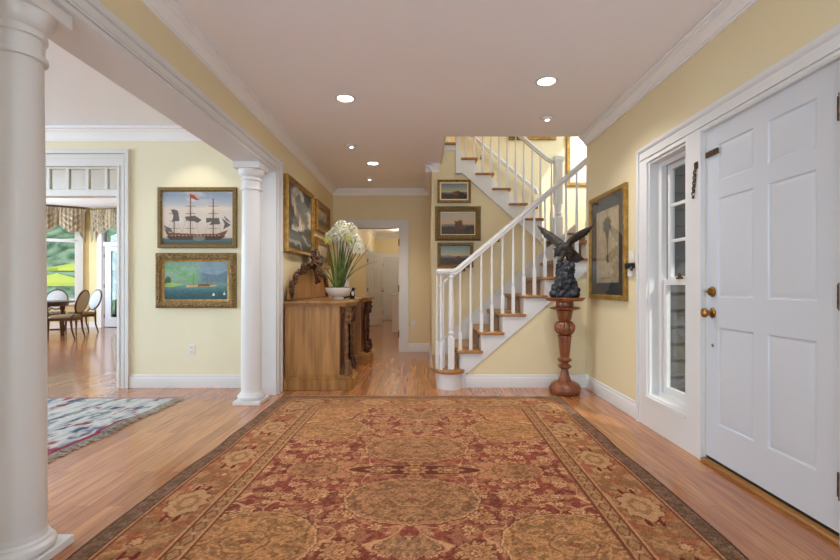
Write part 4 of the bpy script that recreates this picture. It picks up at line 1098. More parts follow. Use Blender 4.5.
def storm_fn(u, v):
    n = fbm(u * 1.2 + v * .6, v * 1.5 - u * .5, 4, 13); n2 = fbm(u * 1.3, v * 1.1, 3, 31)
    C = grad(v, [(0, (30, 34, 36)), (.2, (84, 92, 92)), (.32, (52, 58, 60)), (.45, (96, 98, 96)), (.75, (128, 132, 134)), (1, (78, 86, 92))])
    C = mixc(C, (214, 204, 188), np.clip((n - .50) * 7, 0, 1) * (v > .3) * .85)
    C = mixc(C, (206, 180, 150), np.clip(1 - np.abs(v - .25 - .55 * (1 - u)) / .12, 0, 1) * (v > .4) * .55)
    C = mixc(C, (48, 56, 64), np.clip((n2 - .50) * 7, 0, .85) * (v > .34))
    w = np.sin(u * 8 + 7 * fbm(u, v, 4, 3) + v * 24)
    C = mixc(C, (190, 196, 192), np.clip(w - .55, 0, 1) * 2 * (v < .33) * .8)
    C = mixc(C, (40, 34, 30), poly_mask(u, v, [(.45, .27), (.42, .34), (.5, .31), (.62, .32), (.60, .25)]))
    for x, a, b in ((.48, .33, .54), (.53, .32, .60), (.575, .32, .48)): C = mixc(C, (238, 234, 222), poly_mask(u, v, [(x - .016, a + .02), (x + .018, a + .02), (x + .018, (a + b) / 2), (x, b), (x - .018, (a + b) / 2)]) * .9)
    return C
def marine_small(seed, sky=(176, 164, 146), sea=(98, 98, 92)):
    def f(u, v):
        n = fbm(u * 2, v * 2, 2, seed)
        C = grad(v, [(0, tuple(x * .7 for x in sea)), (.3, sea), (.36, tuple(x * .85 for x in sky)), (1, sky)])
        C = mixc(C, (206, 196, 178), np.clip((n - .5) * 4, 0, .8) * (v > .36))
        C = mixc(C, (72, 54, 44), poly_mask(u, v, [(.36, .30), (.62, .30), (.66, .36), (.32, .36)]))
        for x, h in ((.42, .66), (.52, .74)): C = mixc(C, (150, 110, 92), poly_mask(u, v, [(x - .06, .38), (x + .05, .38), (x, h)]))
        return C
    return f
def landscape(seed, sky, low, tower):
    def f(u, v):
        n = fbm(u * 2, v * 2, 3, seed)
        C = grad(v, [(0, (58, 44, 34)), (.18, (70, 54, 40)), (.34, (120, 88, 62)), (.42, low), (1, sky)])
        hl = .36 + .10 * fbm(u * 1.0, u * 0 + .3, 4, seed + 4)
        C = mixc(C, (112, 108, 112), ((v < hl + .05) & (v > .2)) * .8)
        C = mixc(C, (80, 60, 44), (v < hl - .06) * 1.0)
        tx, tw, th = tower
        m = poly_mask(u, v, [(tx - tw, .25), (tx + tw, .25), (tx + tw * .9, th), (tx + tw * .2, th + .05), (tx - tw * .3, th - .03), (tx - tw * .8, th + .02)])
        C = mixc(C, (132, 84, 48), m * .9); C = mixc(C, (84, 52, 34), m * (n > .5) * .7)
        tr = np.clip((fbm(u * 4, v * 4, 3, seed + 8) - .45) * 6, 0, 1) * (v < .44) * (np.abs(u - .85) < .2)
        C = mixc(C, (48, 44, 32), tr)
        C = mixc(C, (64, 50, 40), np.clip((fbm(u * 5, v * 5, 3, seed + 2) - .5) * 6, 0, 1) * (v < .3) * .8)
        return C
    return f
picture('wide painting of a three-masted ship with a red flag in a flat gilt frame', 'painting', (-2.425, FY - .002, 1.51), 0, .852, .655, .045, .035, M['gold3'], ship_fn, nx=170, ny=130, style='flat', group='pictures on the sitting room wall')
MB().lathe([(.006, 0), (.008, .004), (.003, .014), (.006, .018), (.003, .024)], (-2.40, FY - .02, 2.164), 10)
picture('blue green harbour painting in a heavy carved gilt frame below the ship painting', 'painting', (-2.44, FY - .002, .862), 0, .868, .595, .075, .05, M['goldcarve'], harbour_fn, liner=.022, nx=120, ny=80, style='carved', group='pictures on the sitting room wall', linermat=M['gold2'])
RW = PI / 2
picture('large stormy seascape with a white sailing ship in a gilt frame', 'painting', (HL + .001, 5.54, 1.475), RW, 1.20, .835, .055, .062, M['gold2'], storm_fn, nx=100, ny=80, group='pictures on the left hall wall')
picture('small dark painting hung higher, right of the large stormy seascape', 'painting', (HL + .001, 6.80, 1.88), RW, .86, .43, .10, .055, M['gold'], marine_small(3), liner=.012, nx=50, ny=40, group='pictures on the left hall wall', linermat=M['gold2'])
picture('small gilt framed painting half hidden behind the white flowers', 'painting', (HL + .001, 6.80, 1.36), RW, .86, .43, .09, .055, M['gold'], marine_small(8, (170, 160, 150), (90, 98, 88)), liner=.012, nx=50, ny=40, group='pictures on the left hall wall', linermat=M['gold2'])
PWY = 6.133
def sx(px): return (px - 422) / 460 * 6.1
def sz(py): return 1.1 + (286 - py) / 460 * 6.1
def stair_pic(label, x0, x1, y0, y1, fw, fm, fn, liner, style):
    picture(label, 'painting', ((sx(x0) + sx(x1)) / 2, PWY, sz(y1)), 0, sx(x1) - sx(x0), sz(y0) - sz(y1), fw, .04, fm, fn, liner=liner, nx=70, ny=50, style=style, group='landscapes beside the stairs')
stair_pic('small landscape with blue sky in a pale gilt frame, topmost of three by the stairs', 437.5, 471, 179.5, 202.5, .032, M['gold'], landscape(4, (104, 124, 136), (190, 178, 140), (.6, .14, .5)), .02, 'cove')
stair_pic('landscape with a ruined tower in a wide bronze frame, middle of three by the stairs', 435, 481, 206, 240.5, .075, M['gold3'], landscape(11, (176, 178, 176), (206, 172, 128), (.52, .13, .62)), .012, 'carved')
stair_pic('landscape with hills in a dull gilt frame, lowest of three by the stairs', 437.5, 473.5, 242.5, 267.5, .042, M['gold3'], landscape(19, (122, 150, 152), (196, 184, 150), (.58, .1, .42)), .0, 'flat')
def botanic(u, v):
    C = np.zeros(u.shape + (3,)) + np.array([206, 186, 154.])
    C += (fbm(u * 3, v * 5, 4, 6)[..., None] - .5) * 46
    C = mixc(C, (176, 150, 112), np.clip((fbm(u * 2, v * 3, 3, 17) - .55) * 4, 0, .6))
    th = np.arctan2(v - .80, u - .50); r = np.hypot((u - .50) * .9, (v - .78) * 1.5)
    C = mixc(C, (84, 84, 74), (r < .16 + .02 * np.sin(th * 9) + .012 * np.sin(th * 17)) * .95)
    C = mixc(C, (120, 112, 96), ((r < .13) & (fbm(u * 9, v * 9, 4, 2) > .58)) * .5)
    C = mixc(C, (84, 84, 74), poly_mask(u, v, [(.40, .70), (.60, .70), (.54, .60), (.55, .42), (.56, .30), (.60, .27), (.48, .265), (.47, .3), (.50, .45), (.47, .60)]))
    C = mixc(C, (152, 130, 100), line_mask(u, v, (0, .36), (1, .36), .004) * .6)
    return C
t = picture('tall botanical print with a dark mat in a gilt frame, right of the eagle', 'picture', (HR - .001, 4.403, .968), -PI / 2, .854, 1.03, .05, .035, M['gold2'], botanic, liner=.115, nx=60, ny=90, style='flat', name='framed_print', linermat=M['slate'], glass=True)
# pictures high in the stairwell
picture('large pale picture in a bright gilt frame on the stairwell back wall above the landing', 'picture', (2.62, 7.078, 2.635), 0, .80, 1.2, .055, .035, M['gold2'], lambda u, v: grad(v, [(0, (206, 214, 216)), (.1, (196, 208, 212)), (.2, (232, 222, 208)), (1, (238, 230, 220))]), style='flat', nx=30, ny=40, name='framed_picture')
picture('upstairs picture, only its wide gilt lower edge showing beside the landing newel post', 'picture', (1.80, 7.078, 3.345), 0, .52, .5, .05, .03, M['gold2'], landscape(29, (150, 160, 160), (200, 180, 150), (.5, .1, .5)), style='flat', nx=30, ny=30, name='framed_picture')
picture('upstairs picture, only a short gilt corner showing left of the upper handrail', 'picture', (1.42, 7.078, 3.345), 0, .20, .3, .03, .03, M['gold3'], landscape(33, (150, 160, 160), (200, 180, 150), (.5, .1, .5)), style='flat', nx=30, ny=30, name='framed_picture')

# ================================================================== WALL DEVICES
def outlet(label, x, y, z, rot=0):
    o = thing('wall_outlet', label, 'outlet', (0, 0, 0))
    MB().box(-.036, .036, -.006, 0, -.058, .058).build('cover_plate', M['plastic'], o, bevel=.003)
    for zz in (-.024, .024):
        MB().lathe([(.016, 0), (.016, .003)], (0, 0, 0), 16)
        b = MB().box(-.014, .014, -.009, -.006, zz - .015, zz + .015); f = b.build('socket', M['plastic'], o, bevel=.003)
        MB().box(-.008, -.005, -.0095, -.009, zz - .004, zz + .006).box(.005, .008, -.0095, -.009, zz - .004, zz + .006).build('slot', M['black'], f)
    o.location = (x, y, z); o.rotation_euler = (0, 0, rot)
outlet('white electrical outlet low on the sitting room wall under the paintings', -2.497, FY - .0005, .41)
outlet('cream electrical outlet low on the hall back wall right of the doorway', -.145, 7.6995, .46)
tp = thing('thermostat', 'small white wall control with a dark lever, between botanical print and sidelight', 'thermostat', (HR, 3.905, 1.2))
MB().box(HR - .008, HR, 3.86, 3.95, 1.30, 1.40).build('switch_plate', M['plastic'], tp, bevel=.003)
MB().box(HR - .018, HR - .008, 3.895, 3.915, 1.335, 1.365).build('switch', M['plastic'], tp, bevel=.003)
MB().box(HR - .024, HR, 3.86, 3.945, 1.18, 1.285).build('body', M['plastic'], tp, bevel=.004)
MB().box(HR - .045, HR - .0, 3.85, 3.955, 1.248, 1.292).tube([(HR - .03, 3.865, 1.262), (HR - .035, 3.845, 1.24), (HR - .03, 3.84, 1.225)], [.014, .012, .006], 8).build('lever', M['black'], tp, bevel=.004)

# ================================================================== CEILING LIGHTS
def can(x, y, R, label, spot, watt, warm=(1, .90, .76), big=True):
    o = thing('recessed_light', label, 'ceiling light', (x, y, CZ), 'recessed lights in the hall ceiling')
    MB().lathe([(R, .004), (R + .012, -.002), (R + .014, -.006), (R - .004, -.01), (R - .008, -.004), (R - .006, .004)], (x, y, CZ), 32).build('trim_ring', Wh, o)
    if big: MB().lathe([(R - .012, -.001), (R - .012, -.004), (.002, -.007)], (x, y, CZ), 28).build('lamp', M['bulb'], o)
    else:
        MB().ell((x, y, CZ - .008), (R * .92, R * .92, .022), 20, 8).build('gimbal', M['ceil'], o)
        MB().ell((x + .008, y + .006, CZ - .022), (R * .42, R * .42, .014), 14, 8).build('lamp', M['bulb'], o)
    L = bpy.data.lights.new('downlight', 'SPOT'); L.energy = watt; L.color = warm; L.spot_size = math.radians(spot); L.spot_blend = .7; L.shadow_soft_size = .05
    lo_ = bpy.data.objects.new('downlight', L); COL.objects.link(lo_); lo_.parent = o; lo_.location = (0, 0, -.05)
    return o
can(-.66, 3.96, .075, 'large bright recessed light in the hall ceiling left of centre, nearest the beam', 140, 50, warm=(1, .95, .9))
can(.983, 3.63, .075, 'large recessed light in the hall ceiling nearest the front door', 140, 50, warm=(1, .95, .9))
can(-.646, 6.06, .075, 'recessed light glowing above the sideboard, deeper than the large left one', 140, 44, warm=(1, .86, .66))
can(1.195, 4.41, .055, 'small tilting spotlight in the ceiling above the eagle', 80, 26, warm=(1, .93, .84), big=False)
can(-.82, 5.28, .055, 'small tilting spotlight in the ceiling in front of the sideboard', 90, 14, big=False)
can(-.795, 6.9, .055, 'small tilting spotlight in the ceiling farthest back near the doorway', 100, 26, big=False)

# ================================================================== HALL RUG
RHX, RHY = 1.365, 1.84
def rug_cols(x, y):
    hx, hy = RHX, RHY
    ax, ay = np.abs(x), np.abs(y)
    d = np.minimum(hx - ax, hy - ay)
    rs = np.random.RandomState(1)
    def ring(r, a, b): return ((r > a) & (r < b)).astype(float)
    def vines(px, py, s, w, seed):
        q = px + .10 * np.sin(py * s * 1.3 + seed) + .05 * (fbm(px * 3, py * 3, 2, seed) - .5); p = py + .10 * np.sin(px * s * 1.1 + seed * 2)
        f = np.sin(q * s) + np.sin(p * s * 1.07)
        return np.clip(1 - np.abs(f) / w, 0, 1), f
    def flowers(px, py, cell, rad, seed, npet):
        gx = np.floor(px / cell).astype(int); gy = np.floor(py / cell).astype(int)
        best = np.full(px.shape, 9.0); bid = np.zeros(px.shape); bth = np.zeros(px.shape)
        T = np.random.RandomState(seed).rand(97, 3)
        for di in (-1, 0, 1):
            for dj in (-1, 0, 1):
                i = gx + di; j = gy + dj; h = (i * 37 + j * 61) % 97
                cx = (i + .25 + .5 * T[h, 0]) * cell; cy = (j + .25 + .5 * T[h, 1]) * cell
                ddx = px - cx; ddy = py - cy; th = np.arctan2(ddy, ddx)
                R = rad * (.6 + .6 * T[h, 2])
                r = np.hypot(ddx, ddy) / (R * (1 + .22 * np.cos(th * npet + h)))
                m = r < best
                best = np.where(m, r, best); bid = np.where(m, h, bid)
        return best, bid
    # field
    red = np.array([132, 72, 56.]); C = np.zeros(x.shape + (3,)) + red
    C = mixc(C, (118, 60, 48), np.clip((fbm(ax * 2, ay * 2, 2, 3) - .5) * 4, 0, .7))
    tan = (172, 132, 88); pale = (208, 174, 124); olive = (150, 120, 82); brown = (88, 54, 38)
    def leaves(C, s, thr, col, seed, amt=.8):
        a = fbm(ax, ay, s, seed, 3); g = np.clip((np.abs(a - .5) - thr) * 40, 0, 1)
        return mixc(C, col, g * amt)
    C = leaves(C, 9, .13, (156, 112, 80), 60, .75)
    C = leaves(C, 15, .15, (186, 146, 100), 64, .7)
    C = leaves(C, 12, .18, (98, 54, 40), 70, .6)
    v1, f1 = vines(ax, ay, 15, .13, 1); C = mixc(C, (104, 62, 44), np.clip(vines(ax, ay, 15, .26, 1)[0] * 2, 0, 1) * .5); C = mixc(C, (208, 172, 122), np.clip(v1 * 2, 0, 1) * .85)
    v2, f2 = vines(ax + .3, ay + .1, 33, .22, 4); C = mixc(C, (176, 134, 92), v2 * .55)
    def blossoms(C, cell, rad, seed, npet, msk=1.0, c_out=(92, 52, 38), c1=pale, c2=(150, 108, 72), c3=(128, 66, 48), amp=.0):
        b, h = flowers(ax + seed * .017, ay + seed * .011, cell, rad, seed, npet)
        C = mixc(C, c_out, ring(b, 1.0, 1.18) * .8 * msk); C = mixc(C, c1, ring(b, 0, 1.0) * .9 * msk)
        C = mixc(C, c2, ring(b, .62, .72) * msk); C = mixc(C, c2, ring(b, .30, .5) * msk); C = mixc(C, c3, ring(b, .12, .24) * msk)
        return C
    C = blossoms(C, .24, .060, 5, 12, c1=(184, 146, 100)); C = blossoms(C, .17, .032, 8, 7, c_out=(110, 60, 44)); C = blossoms(C, .13, .018, 13, 5, c2=(172, 130, 90))
    def med(cx, cy, rx, ry, seed, fill=olive):
        nonlocal C
        dx = (ax - cx) / rx; dy = (ay - cy) / ry; th = np.arctan2(dy, dx); r0 = np.hypot(dx, dy)
        r = r0 / (1 + .012 * np.cos(16 * th) + .022 * np.abs(np.cos(24 * th)))
        C = mixc(C, brown, ring(r, 1.0, 1.025) * .6); C = mixc(C, pale, ring(r, .975, 1.0) * .8); 
        ins = (r < .975).astype(float)
        C = mixc(C, fill, ins)
        sub = np.clip((np.abs(fbm(ax, ay, 22, seed + 80, 3) - .5) - .08) * 30, 0, 1)
        C = mixc(C, tuple(q * .70 for q in fill), sub * ins * .75)
        vv, ff = vines(ax + seed, ay, 38, .3, seed)
        C = mixc(C, tuple(min(255, q * 1.3) for q in fill), vv * ins * .65); 
        C = mixc(C, tuple(q * .72 for q in fill), vines(ax + seed * .5, ay, 26, .16, seed + 1)[0] * ins * .6)
        C = blossoms(C, .17, .03, seed + 2, 9, ins * .6, c_out=(112, 76, 52), c1=(186, 152, 106), c3=(128, 84, 58))
        for k, (qx, qy, qr) in enumerate(((0, 0, .34), (.62, 0, .13))):
            w = np.hypot((np.abs(dx) - qx), dy - qy) / qr / (1 + .06 * np.cos(6 * np.arctan2(dy - qy, np.abs(dx) - qx)))
            C = mixc(C, (120, 78, 50), ring(w, .93, 1.02) * .7); C = mixc(C, (178, 144, 98), ring(w, .82, .93) * .7); C = mixc(C, (126, 74, 52), ring(w, 0, .22) * .7)
        C = mixc(C, (112, 72, 48), ring(r, .84, .86) * .6)
    med(0, .375, .34, .25, 2, (164, 126, 86)); med(0, .80, .13, .075, 6, (170, 134, 94)); med(0, 1.16, .22, .12, 4, (160, 126, 90))
    med(.70, .78, .30, .26, 3, (176, 136, 88)); med(.60, 0.02, .15, .10, 9, (158, 118, 80))
    # corner pieces
    cx_, cy_ = hx - .48, hy - .48
    tt = np.arctan2(cy_ - ay, cx_ - ax)
    r = np.hypot((cx_ - ax), (cy_ - ay) * .95) / (.42 * (1 + .07 * np.cos(7 * tt) + .02 * np.abs(np.cos(18 * tt))))
    ins = (r < 1).astype(float)
    C = mixc(C, brown, ring(r, 1, 1.03) * .8); C = mixc(C, (182, 140, 90), ins); C = mixc(C, pale, ring(r, .95, 1))
    sub = np.clip((np.abs(fbm(ax, ay, 16, 91, 3) - .5) - .09) * 30, 0, 1); C = mixc(C, (146, 104, 66), sub * ins * .8)
    vv, ff = vines(ax, ay + .4, 28, .26, 5); C = mixc(C, (200, 162, 112), vv * ins * .7)
    C = blossoms(C, .2, .045, 7, 10, ins, c_out=(116, 66, 46), c1=(190, 156, 108), c3=(132, 66, 48))
    # small dark cartouche in the middle
    r = np.hypot(x / .42, y / .075); C = mixc(C, (100, 56, 44), ring(r, 0, 1)); C = mixc(C, (176, 140, 94), ring(r, .93, 1.0))
    for qx, rx_, ry_ in ((0, .075, .06), (.2, .085, .045)):
        th = np.arctan2(y, ax - qx); r = np.hypot((ax - qx) / rx_, y / ry_) / (1 + .15 * np.cos(10 * th))
        C = mixc(C, (166, 128, 86), ring(r, .0, 1)); C = mixc(C, (104, 62, 46), ring(r, .45, .6)); C = mixc(C, (190, 156, 106), ring(r, 0, .25))
    # inner guard
    C = mixc(C, (112, 66, 46), ring(d, .455, .470)); C = mixc(C, (182, 146, 98), ring(d, .444, .455))
    along = np.where(hx - ax < hy - ay, y, x)
    g = ring(d, .385, .444); C = mixc(C, (154, 124, 84), g)
    s_ = (along / .11) % 1; C = mixc(C, (116, 70, 48), g * (np.abs(np.abs(s_ - .5) * 2 - np.abs(d - .4145) / .0295) < .16)); C = mixc(C, (176, 144, 100), g * (np.hypot((s_ - .5) * .11, d - .4145) < .014))
    C = mixc(C, (108, 62, 44), ring(d, .372, .385)); C = mixc(C, (180, 146, 100), ring(d, .362, .372))
    # main border
    B = ((d > .118) & (d < .362)).astype(float)
    Cb = np.zeros(x.shape + (3,)) + np.array([166, 132, 88.])
    Cb = mixc(Cb, (184, 150, 104), np.clip((fbm(along * 3, d * 3, 2, 21) - .45) * 4, 0, 1)); Cb = mixc(Cb, (128, 96, 62), np.clip((np.abs(fbm(along, d, 13, 95, 3) - .5) - .10) * 30, 0, 1) * .75); Cb = mixc(Cb, (152, 84, 60), np.clip((np.abs(fbm(along, d, 8, 99, 3) - .5) - .15) * 30, 0, 1) * .7)
    vv, ff = vines(along, d, 22, .22, 7); Cb = mixc(Cb, (122, 92, 56), vv * .85); Cb = mixc(Cb, (146, 96, 62), (ff < -1.25) * .7)
    bb, hh = flowers(along, d + .02, .17, .036, 12, 6); Cb = mixc(Cb, (128, 76, 52), ring(bb, .7, 1)); Cb = mixc(Cb, (186, 156, 110), ring(bb, 0, .7))
    per = .62; q = ((along + .12) / per) % 1; ux = (q - .5) * per; uy = d - .24
    th = np.arctan2(uy, ux); rr = np.hypot(ux / .135, uy / .088) / (1 + .10 * np.cos(8 * th))
    Cb = mixc(Cb, (176, 146, 102), ring(rr, 0, 1)); Cb = mixc(Cb, (112, 52, 40), ring(rr, 1, 1.09) * (np.cos(9 * th + 1) > -.5)); Cb = mixc(Cb, (148, 116, 76), ring(rr, .35, .6)); 
    Cb = mixc(Cb, (104, 42, 32), ring(np.hypot((np.abs(ux) - .160) / .034, (np.abs(uy) - .03) / .011), 0, 1))
    C = C * (1 - B[..., None]) + Cb * B[..., None]
    # outer guards
    C = mixc(C, (112, 62, 44), ring(d, .104, .118)); C = mixc(C, (166, 130, 90), ring(d, .096, .104)); C = mixc(C, (76, 50, 36), ring(d, .088, .096))
    e = ring(d, -1, .088); C = mixc(C, (122, 100, 80), e); s2 = (along / .09) % 1
    C = mixc(C, (98, 82, 60), e * (np.clip((fbm(along * 4, d * 4, 9, 30) - .45) * 6, 0, 1))); C = mixc(C, (92, 60, 44), e * (np.hypot((s2 - .5) * .09, d - .045) < .02) * .3)
    C = mixc(C, (72, 54, 40), ring(d, -1, .012))
    # wear and wool variation, then a beige blend growing towards the far end
    wear = fbm(x * 1.0 + 5, y * 1.0, 2, 40)
    C = C * np.array([1.05, .965, .98]) * (0.95 + .14 * wear[..., None]) + (np.random.RandomState(2).rand(*x.shape) - .5)[..., None] * 36
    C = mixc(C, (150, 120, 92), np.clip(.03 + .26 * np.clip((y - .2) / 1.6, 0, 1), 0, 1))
    return C
NX, NY = 480, 640
xs = np.linspace(-RHX, RHX, NX + 1); ys_ = np.linspace(-RHY, RHY, NY + 1); X, Y = np.meshgrid(xs, ys_)
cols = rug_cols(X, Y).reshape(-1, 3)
edge = np.minimum(RHX - np.abs(X), RHY - np.abs(Y)).ravel()
rr = np.random.RandomState(4)
Zt = .0105 - .004 * np.clip(1 - edge / .01, 0, 1) + .0012 * rr.rand(X.size)
wob = (vnoise(Y.ravel() * 3, X.ravel() * 0, 8) - .5) * .022 * np.sign(X.ravel()) * (np.abs(X.ravel()) / RHX) ** 6
vx = X.ravel() + wob; vy = Y.ravel() + (vnoise(X.ravel() * 3, Y.ravel() * 0, 9) - .5) * .014 * (np.abs(Y.ravel()) / RHY) ** 6
verts = np.stack([vx, vy, Zt], 1)
Wd = NX + 1
idx = (np.arange(NY)[:, None] * Wd + np.arange(NX)[None, :]).ravel()
faces = np.stack([idx, idx + 1, idx + Wd + 1, idx + Wd], 1)
n0 = len(verts)
# skirt to the floor
rim = list(range(Wd)) + [j * Wd + NX for j in range(1, NY + 1)] + [NY * Wd + i for i in range(NX - 1, -1, -1)] + [j * Wd for j in range(NY - 1, 0, -1)]
low = verts[rim].copy(); low[:, 2] = .001
verts = np.concatenate([verts, low]); cols = np.concatenate([cols, cols[rim]])
sk = [(rim[(i + 1) % len(rim)], rim[i], n0 + i, n0 + (i + 1) % len(rim)) for i in range(len(rim))]
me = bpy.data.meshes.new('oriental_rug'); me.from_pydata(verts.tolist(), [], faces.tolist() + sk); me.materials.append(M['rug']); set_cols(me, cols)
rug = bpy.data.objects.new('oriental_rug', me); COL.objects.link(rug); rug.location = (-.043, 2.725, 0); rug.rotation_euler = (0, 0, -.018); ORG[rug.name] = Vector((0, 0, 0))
tag(rug, 'large rust red and gold oriental rug covering the hall floor', 'rug')
b = MB(); rnd = random.Random(6)
for i in range(420):
    x = -RHX + 2 * RHX * (i + .5) / 420 + rnd.uniform(-.002, .002)
    for sg in (1,):
        b.tube([(x, sg * RHY, .006), (x + rnd.uniform(-.004, .004), sg * (RHY + .012), .005), (x + rnd.uniform(-.008, .008), sg * (RHY + rnd.uniform(.022, .034)), .002)], .0022, 4)
tag(b.build('fringe', mat('worn_cotton_fringe', (176, 156, 126), .9), rug), 'pale fringe along the far end', kind='stuff')

# ================================================================== SITTING ROOM RUG
def rug2_cols(x, y):
    n = fbm(x * 2, y * 2, 3, 50)
    C = np.zeros(x.shape + (3,)) + np.array([196, 198, 196.])
    C = mixc(C, (150, 160, 166), np.clip(np.sin(x * 44 + 5 * fbm(x, y * .6, 3, 51) * 2) * 1.2, 0, 1) * .55)
    C = mixc(C, (104, 110, 122), np.clip((fbm(x * 7, y * 3, 3, 52) - .60) * 9, 0, 1) * .8)
    C = mixc(C, (138, 62, 76), np.clip((fbm(x * 5 + 3, y * 2.2, 3, 53) - .63) * 10, 0, 1) * .95)
    C = mixc(C, (66, 76, 104), np.clip((fbm(x * 5 + 9, y * 2.2, 3, 54) - .66) * 10, 0, 1) * .9)
    C = mixc(C, (214, 210, 200), np.clip((n - .55) * 5, 0, 1) * .5)
    d = -2.365 - x
    e2 = 4.47 - y
    C = mixc(C, (138, 46, 70), ((d < .055) & (d > .015) & (y < 3.75)) * .95)
    C = mixc(C, (150, 130, 126), (d < .014) * .9)
    C = mixc(C, (128, 72, 84), ((e2 < .03)) * .6)
    return C + (np.random.RandomState(7).rand(*x.shape) - .5)[..., None] * 22
nx_, ny_ = 300, 260
xs = np.linspace(-5.4, -2.365, nx_ + 1); ys_ = np.linspace(.9, 4.47, ny_ + 1); X, Y = np.meshgrid(xs, ys_)
c2 = rug2_cols(X, Y).reshape(-1, 3)
ed = np.clip(1 - (-2.365 - X) / .25, 0, 1)
Z = .014 + .016 * ed ** 2 * (.5 + .5 * np.sin(Y * 4.2)) * (Y > 3.4) + .002 * np.random.RandomState(3).rand(*X.shape)
XX = X + ed ** 4 * ((vnoise(Y * 3, Y * 0, 4) - .5) * .07)
vt = np.stack([XX.ravel(), Y.ravel(), Z.ravel()], 1); wd = nx_ + 1
idx = (np.arange(ny_)[:, None] * wd + np.arange(nx_)[None, :]).ravel(); fc = np.stack([idx, idx + 1, idx + wd + 1, idx + wd], 1)
rim = list(range(wd)) + [j * wd + nx_ for j in range(1, ny_ + 1)] + [ny_ * wd + i for i in range(nx_ - 1, -1, -1)] + [j * wd for j in range(ny_ - 1, 0, -1)]
lowv = vt[rim].copy(); lowv[:, 2] = .001; n0 = len(vt)
sk = [(rim[(i + 1) % len(rim)], rim[i], n0 + i, n0 + (i + 1) % len(rim)) for i in range(len(rim))]
me = bpy.data.meshes.new('sitting_room_rug'); me.from_pydata(np.concatenate([vt, lowv]).tolist(), [], fc.tolist() + sk); me.materials.append(M['rug2']); set_cols(me, np.concatenate([c2, c2[rim]]))
rug2 = bpy.data.objects.new('sitting_room_rug', me); COL.objects.link(rug2); ORG[rug2.name] = Vector((0, 0, 0))
tag(rug2, 'pale blue grey rug with crimson motifs and fringe on the sitting room floor', 'rug')
b = MB(); rnd = random.Random(16)
for i in range(520):
    y = .95 + 3.5 * (i + .5) / 520 + rnd.uniform(-.004, .004)
    k = min(ny_, int((y - .9) / 3.57 * ny_)); x0 = XX[k, nx_]; z0 = Z[k, nx_] - .003
    l = rnd.uniform(.02, .085)
    dy = rnd.uniform(-.045, .045)
    b.tube([(x0 - .004, y, z0), (x0 + l * .4, y + dy * .5, max(.005, z0 * .7)), (x0 + l, y + dy, .004)], [.004, .0035, .0025], 4)
tag(b.build('fringe', M['fringe'], rug2), 'grey beige fringe along the right edge', kind='stuff')

# ================================================================== DINING ROOM
def make_chair():
    r = thing('dining_chair', 'x', 'chair', (0, 0, 0), 'dining chairs around the table')
    cw = M['chairwood']
    outl = [(-.24, -.24), (.24, -.24), (.21, .22), (-.21, .22)]
    MB().prism([(x, y, .38) for x, y in outl], (0, 0, .06)).build('seat_frame', cw, r, bevel=.008)
    b = MB().loft([[(x * s, y * s, z) for x, y in [(.235 * math.copysign(abs(math.cos(a)) ** .5, math.cos(a)), .225 * math.copysign(abs(math.sin(a)) ** .5, math.sin(a))) for a in [2 * PI * i / 20 for i in range(20)]]] for s, z in ((1, .44), (1, .47), (.94, .492), (.7, .50))])
    b.build('seat', M['seatfab'], r)
    for x, y in ((-.21, -.21), (.21, -.21)):
        MB().lathe([(.012, 0), (.014, .02), (.012, .03), (.018, .2), (.026, .33), (.022, .35), (.03, .36), (.03, .40)], (x, y, 0), 12).build('leg', cw, r)
    for x in (-.19, .19):
        MB().tube([(x, .27, 0), (x, .215, .2), (x, .20, .40), (x * .95, .215, .47), (x * .45, .245, .58)], [.013, .018, .022, .018, .016], 10).build('leg', cw, r)
    N = 28
    oval = [(.215 * math.cos(2 * PI * i / N), .235 + .28 * (.77 + .235 * math.sin(2 * PI * i / N) - .5), .77 + .235 * math.sin(2 * PI * i / N)) for i in range(N + 1)]
    MB().tube(oval, .018, 10, caps=False).build('back_frame', cw, r)
    ov = lambda s, o: [(.215 * s * math.cos(2 * PI * i / N), .235 + o + .28 * (.77 + .235 * s * math.sin(2 * PI * i / N) - .5), .77 + .235 * s * math.sin(2 * PI * i / N)) for i in range(N)]
    MB().loft([ov(.7, .028), ov(.95, .014), ov(.95, -.014), ov(.7, -.03)]).build('back_pad', M['uphol'], r)
    return r
ch0 = make_chair()
chairs = [(-7.45, 9.62, (-8.37, 10.0), 'oval back dining chair nearest the viewer, at the right side of the table'),
          (-7.99, 10.78, (-8.37, 10.0), 'oval back dining chair at the far right corner of the table, near the garden door'),
          (-8.86, 11.05, (-8.37, 10.0), 'oval back dining chair on the window side, behind the table'),
          (-7.75, 9.06, (-8.37, 10.0), 'oval back dining chair cut off by the big column')]
for i, (x, y, tgt, lab) in enumerate(chairs):
    c = ch0 if i == 0 else copy_tree(ch0)
    c['label'] = lab; c.location = (x, y, 0)
    dx, dy = tgt[0] - x, tgt[1] - y
    c.rotation_euler = (0, 0, math.atan2(dy, dx) + PI / 2 + (.55 if i == 0 else 0))
tb_ = thing('dining_table', 'dark wood dining table with turned legs in the dining room', 'table', (-8.37, 10.0, 0))
MB().lathe([(.66, .735), (.69, .74), (.70, .752), (.69, .765), (.6, .77)], (-8.37, 10.0, 0), 48).build('tabletop', M['chairwood'], tb_)
MB().lathe([(.55, .66), (.56, .735)], (-8.37, 10.0, 0), 40).build('apron', M['chairwood'], tb_)
for a in (.35, 1.92, 3.5, 5.06):
    x, y = -8.37 + .46 * math.cos(a), 10.0 + .46 * math.sin(a)
    MB().lathe([(.03, 0), (.045, .03), (.03, .06), (.05, .14), (.055, .2), (.03, .26), (.028, .3), (.05, .42), (.055, .5), (.035, .56), (.05, .6), (.05, .67)], (x, y, 0), 16).build('leg', M['chairwood'], tb_)
b = MB()
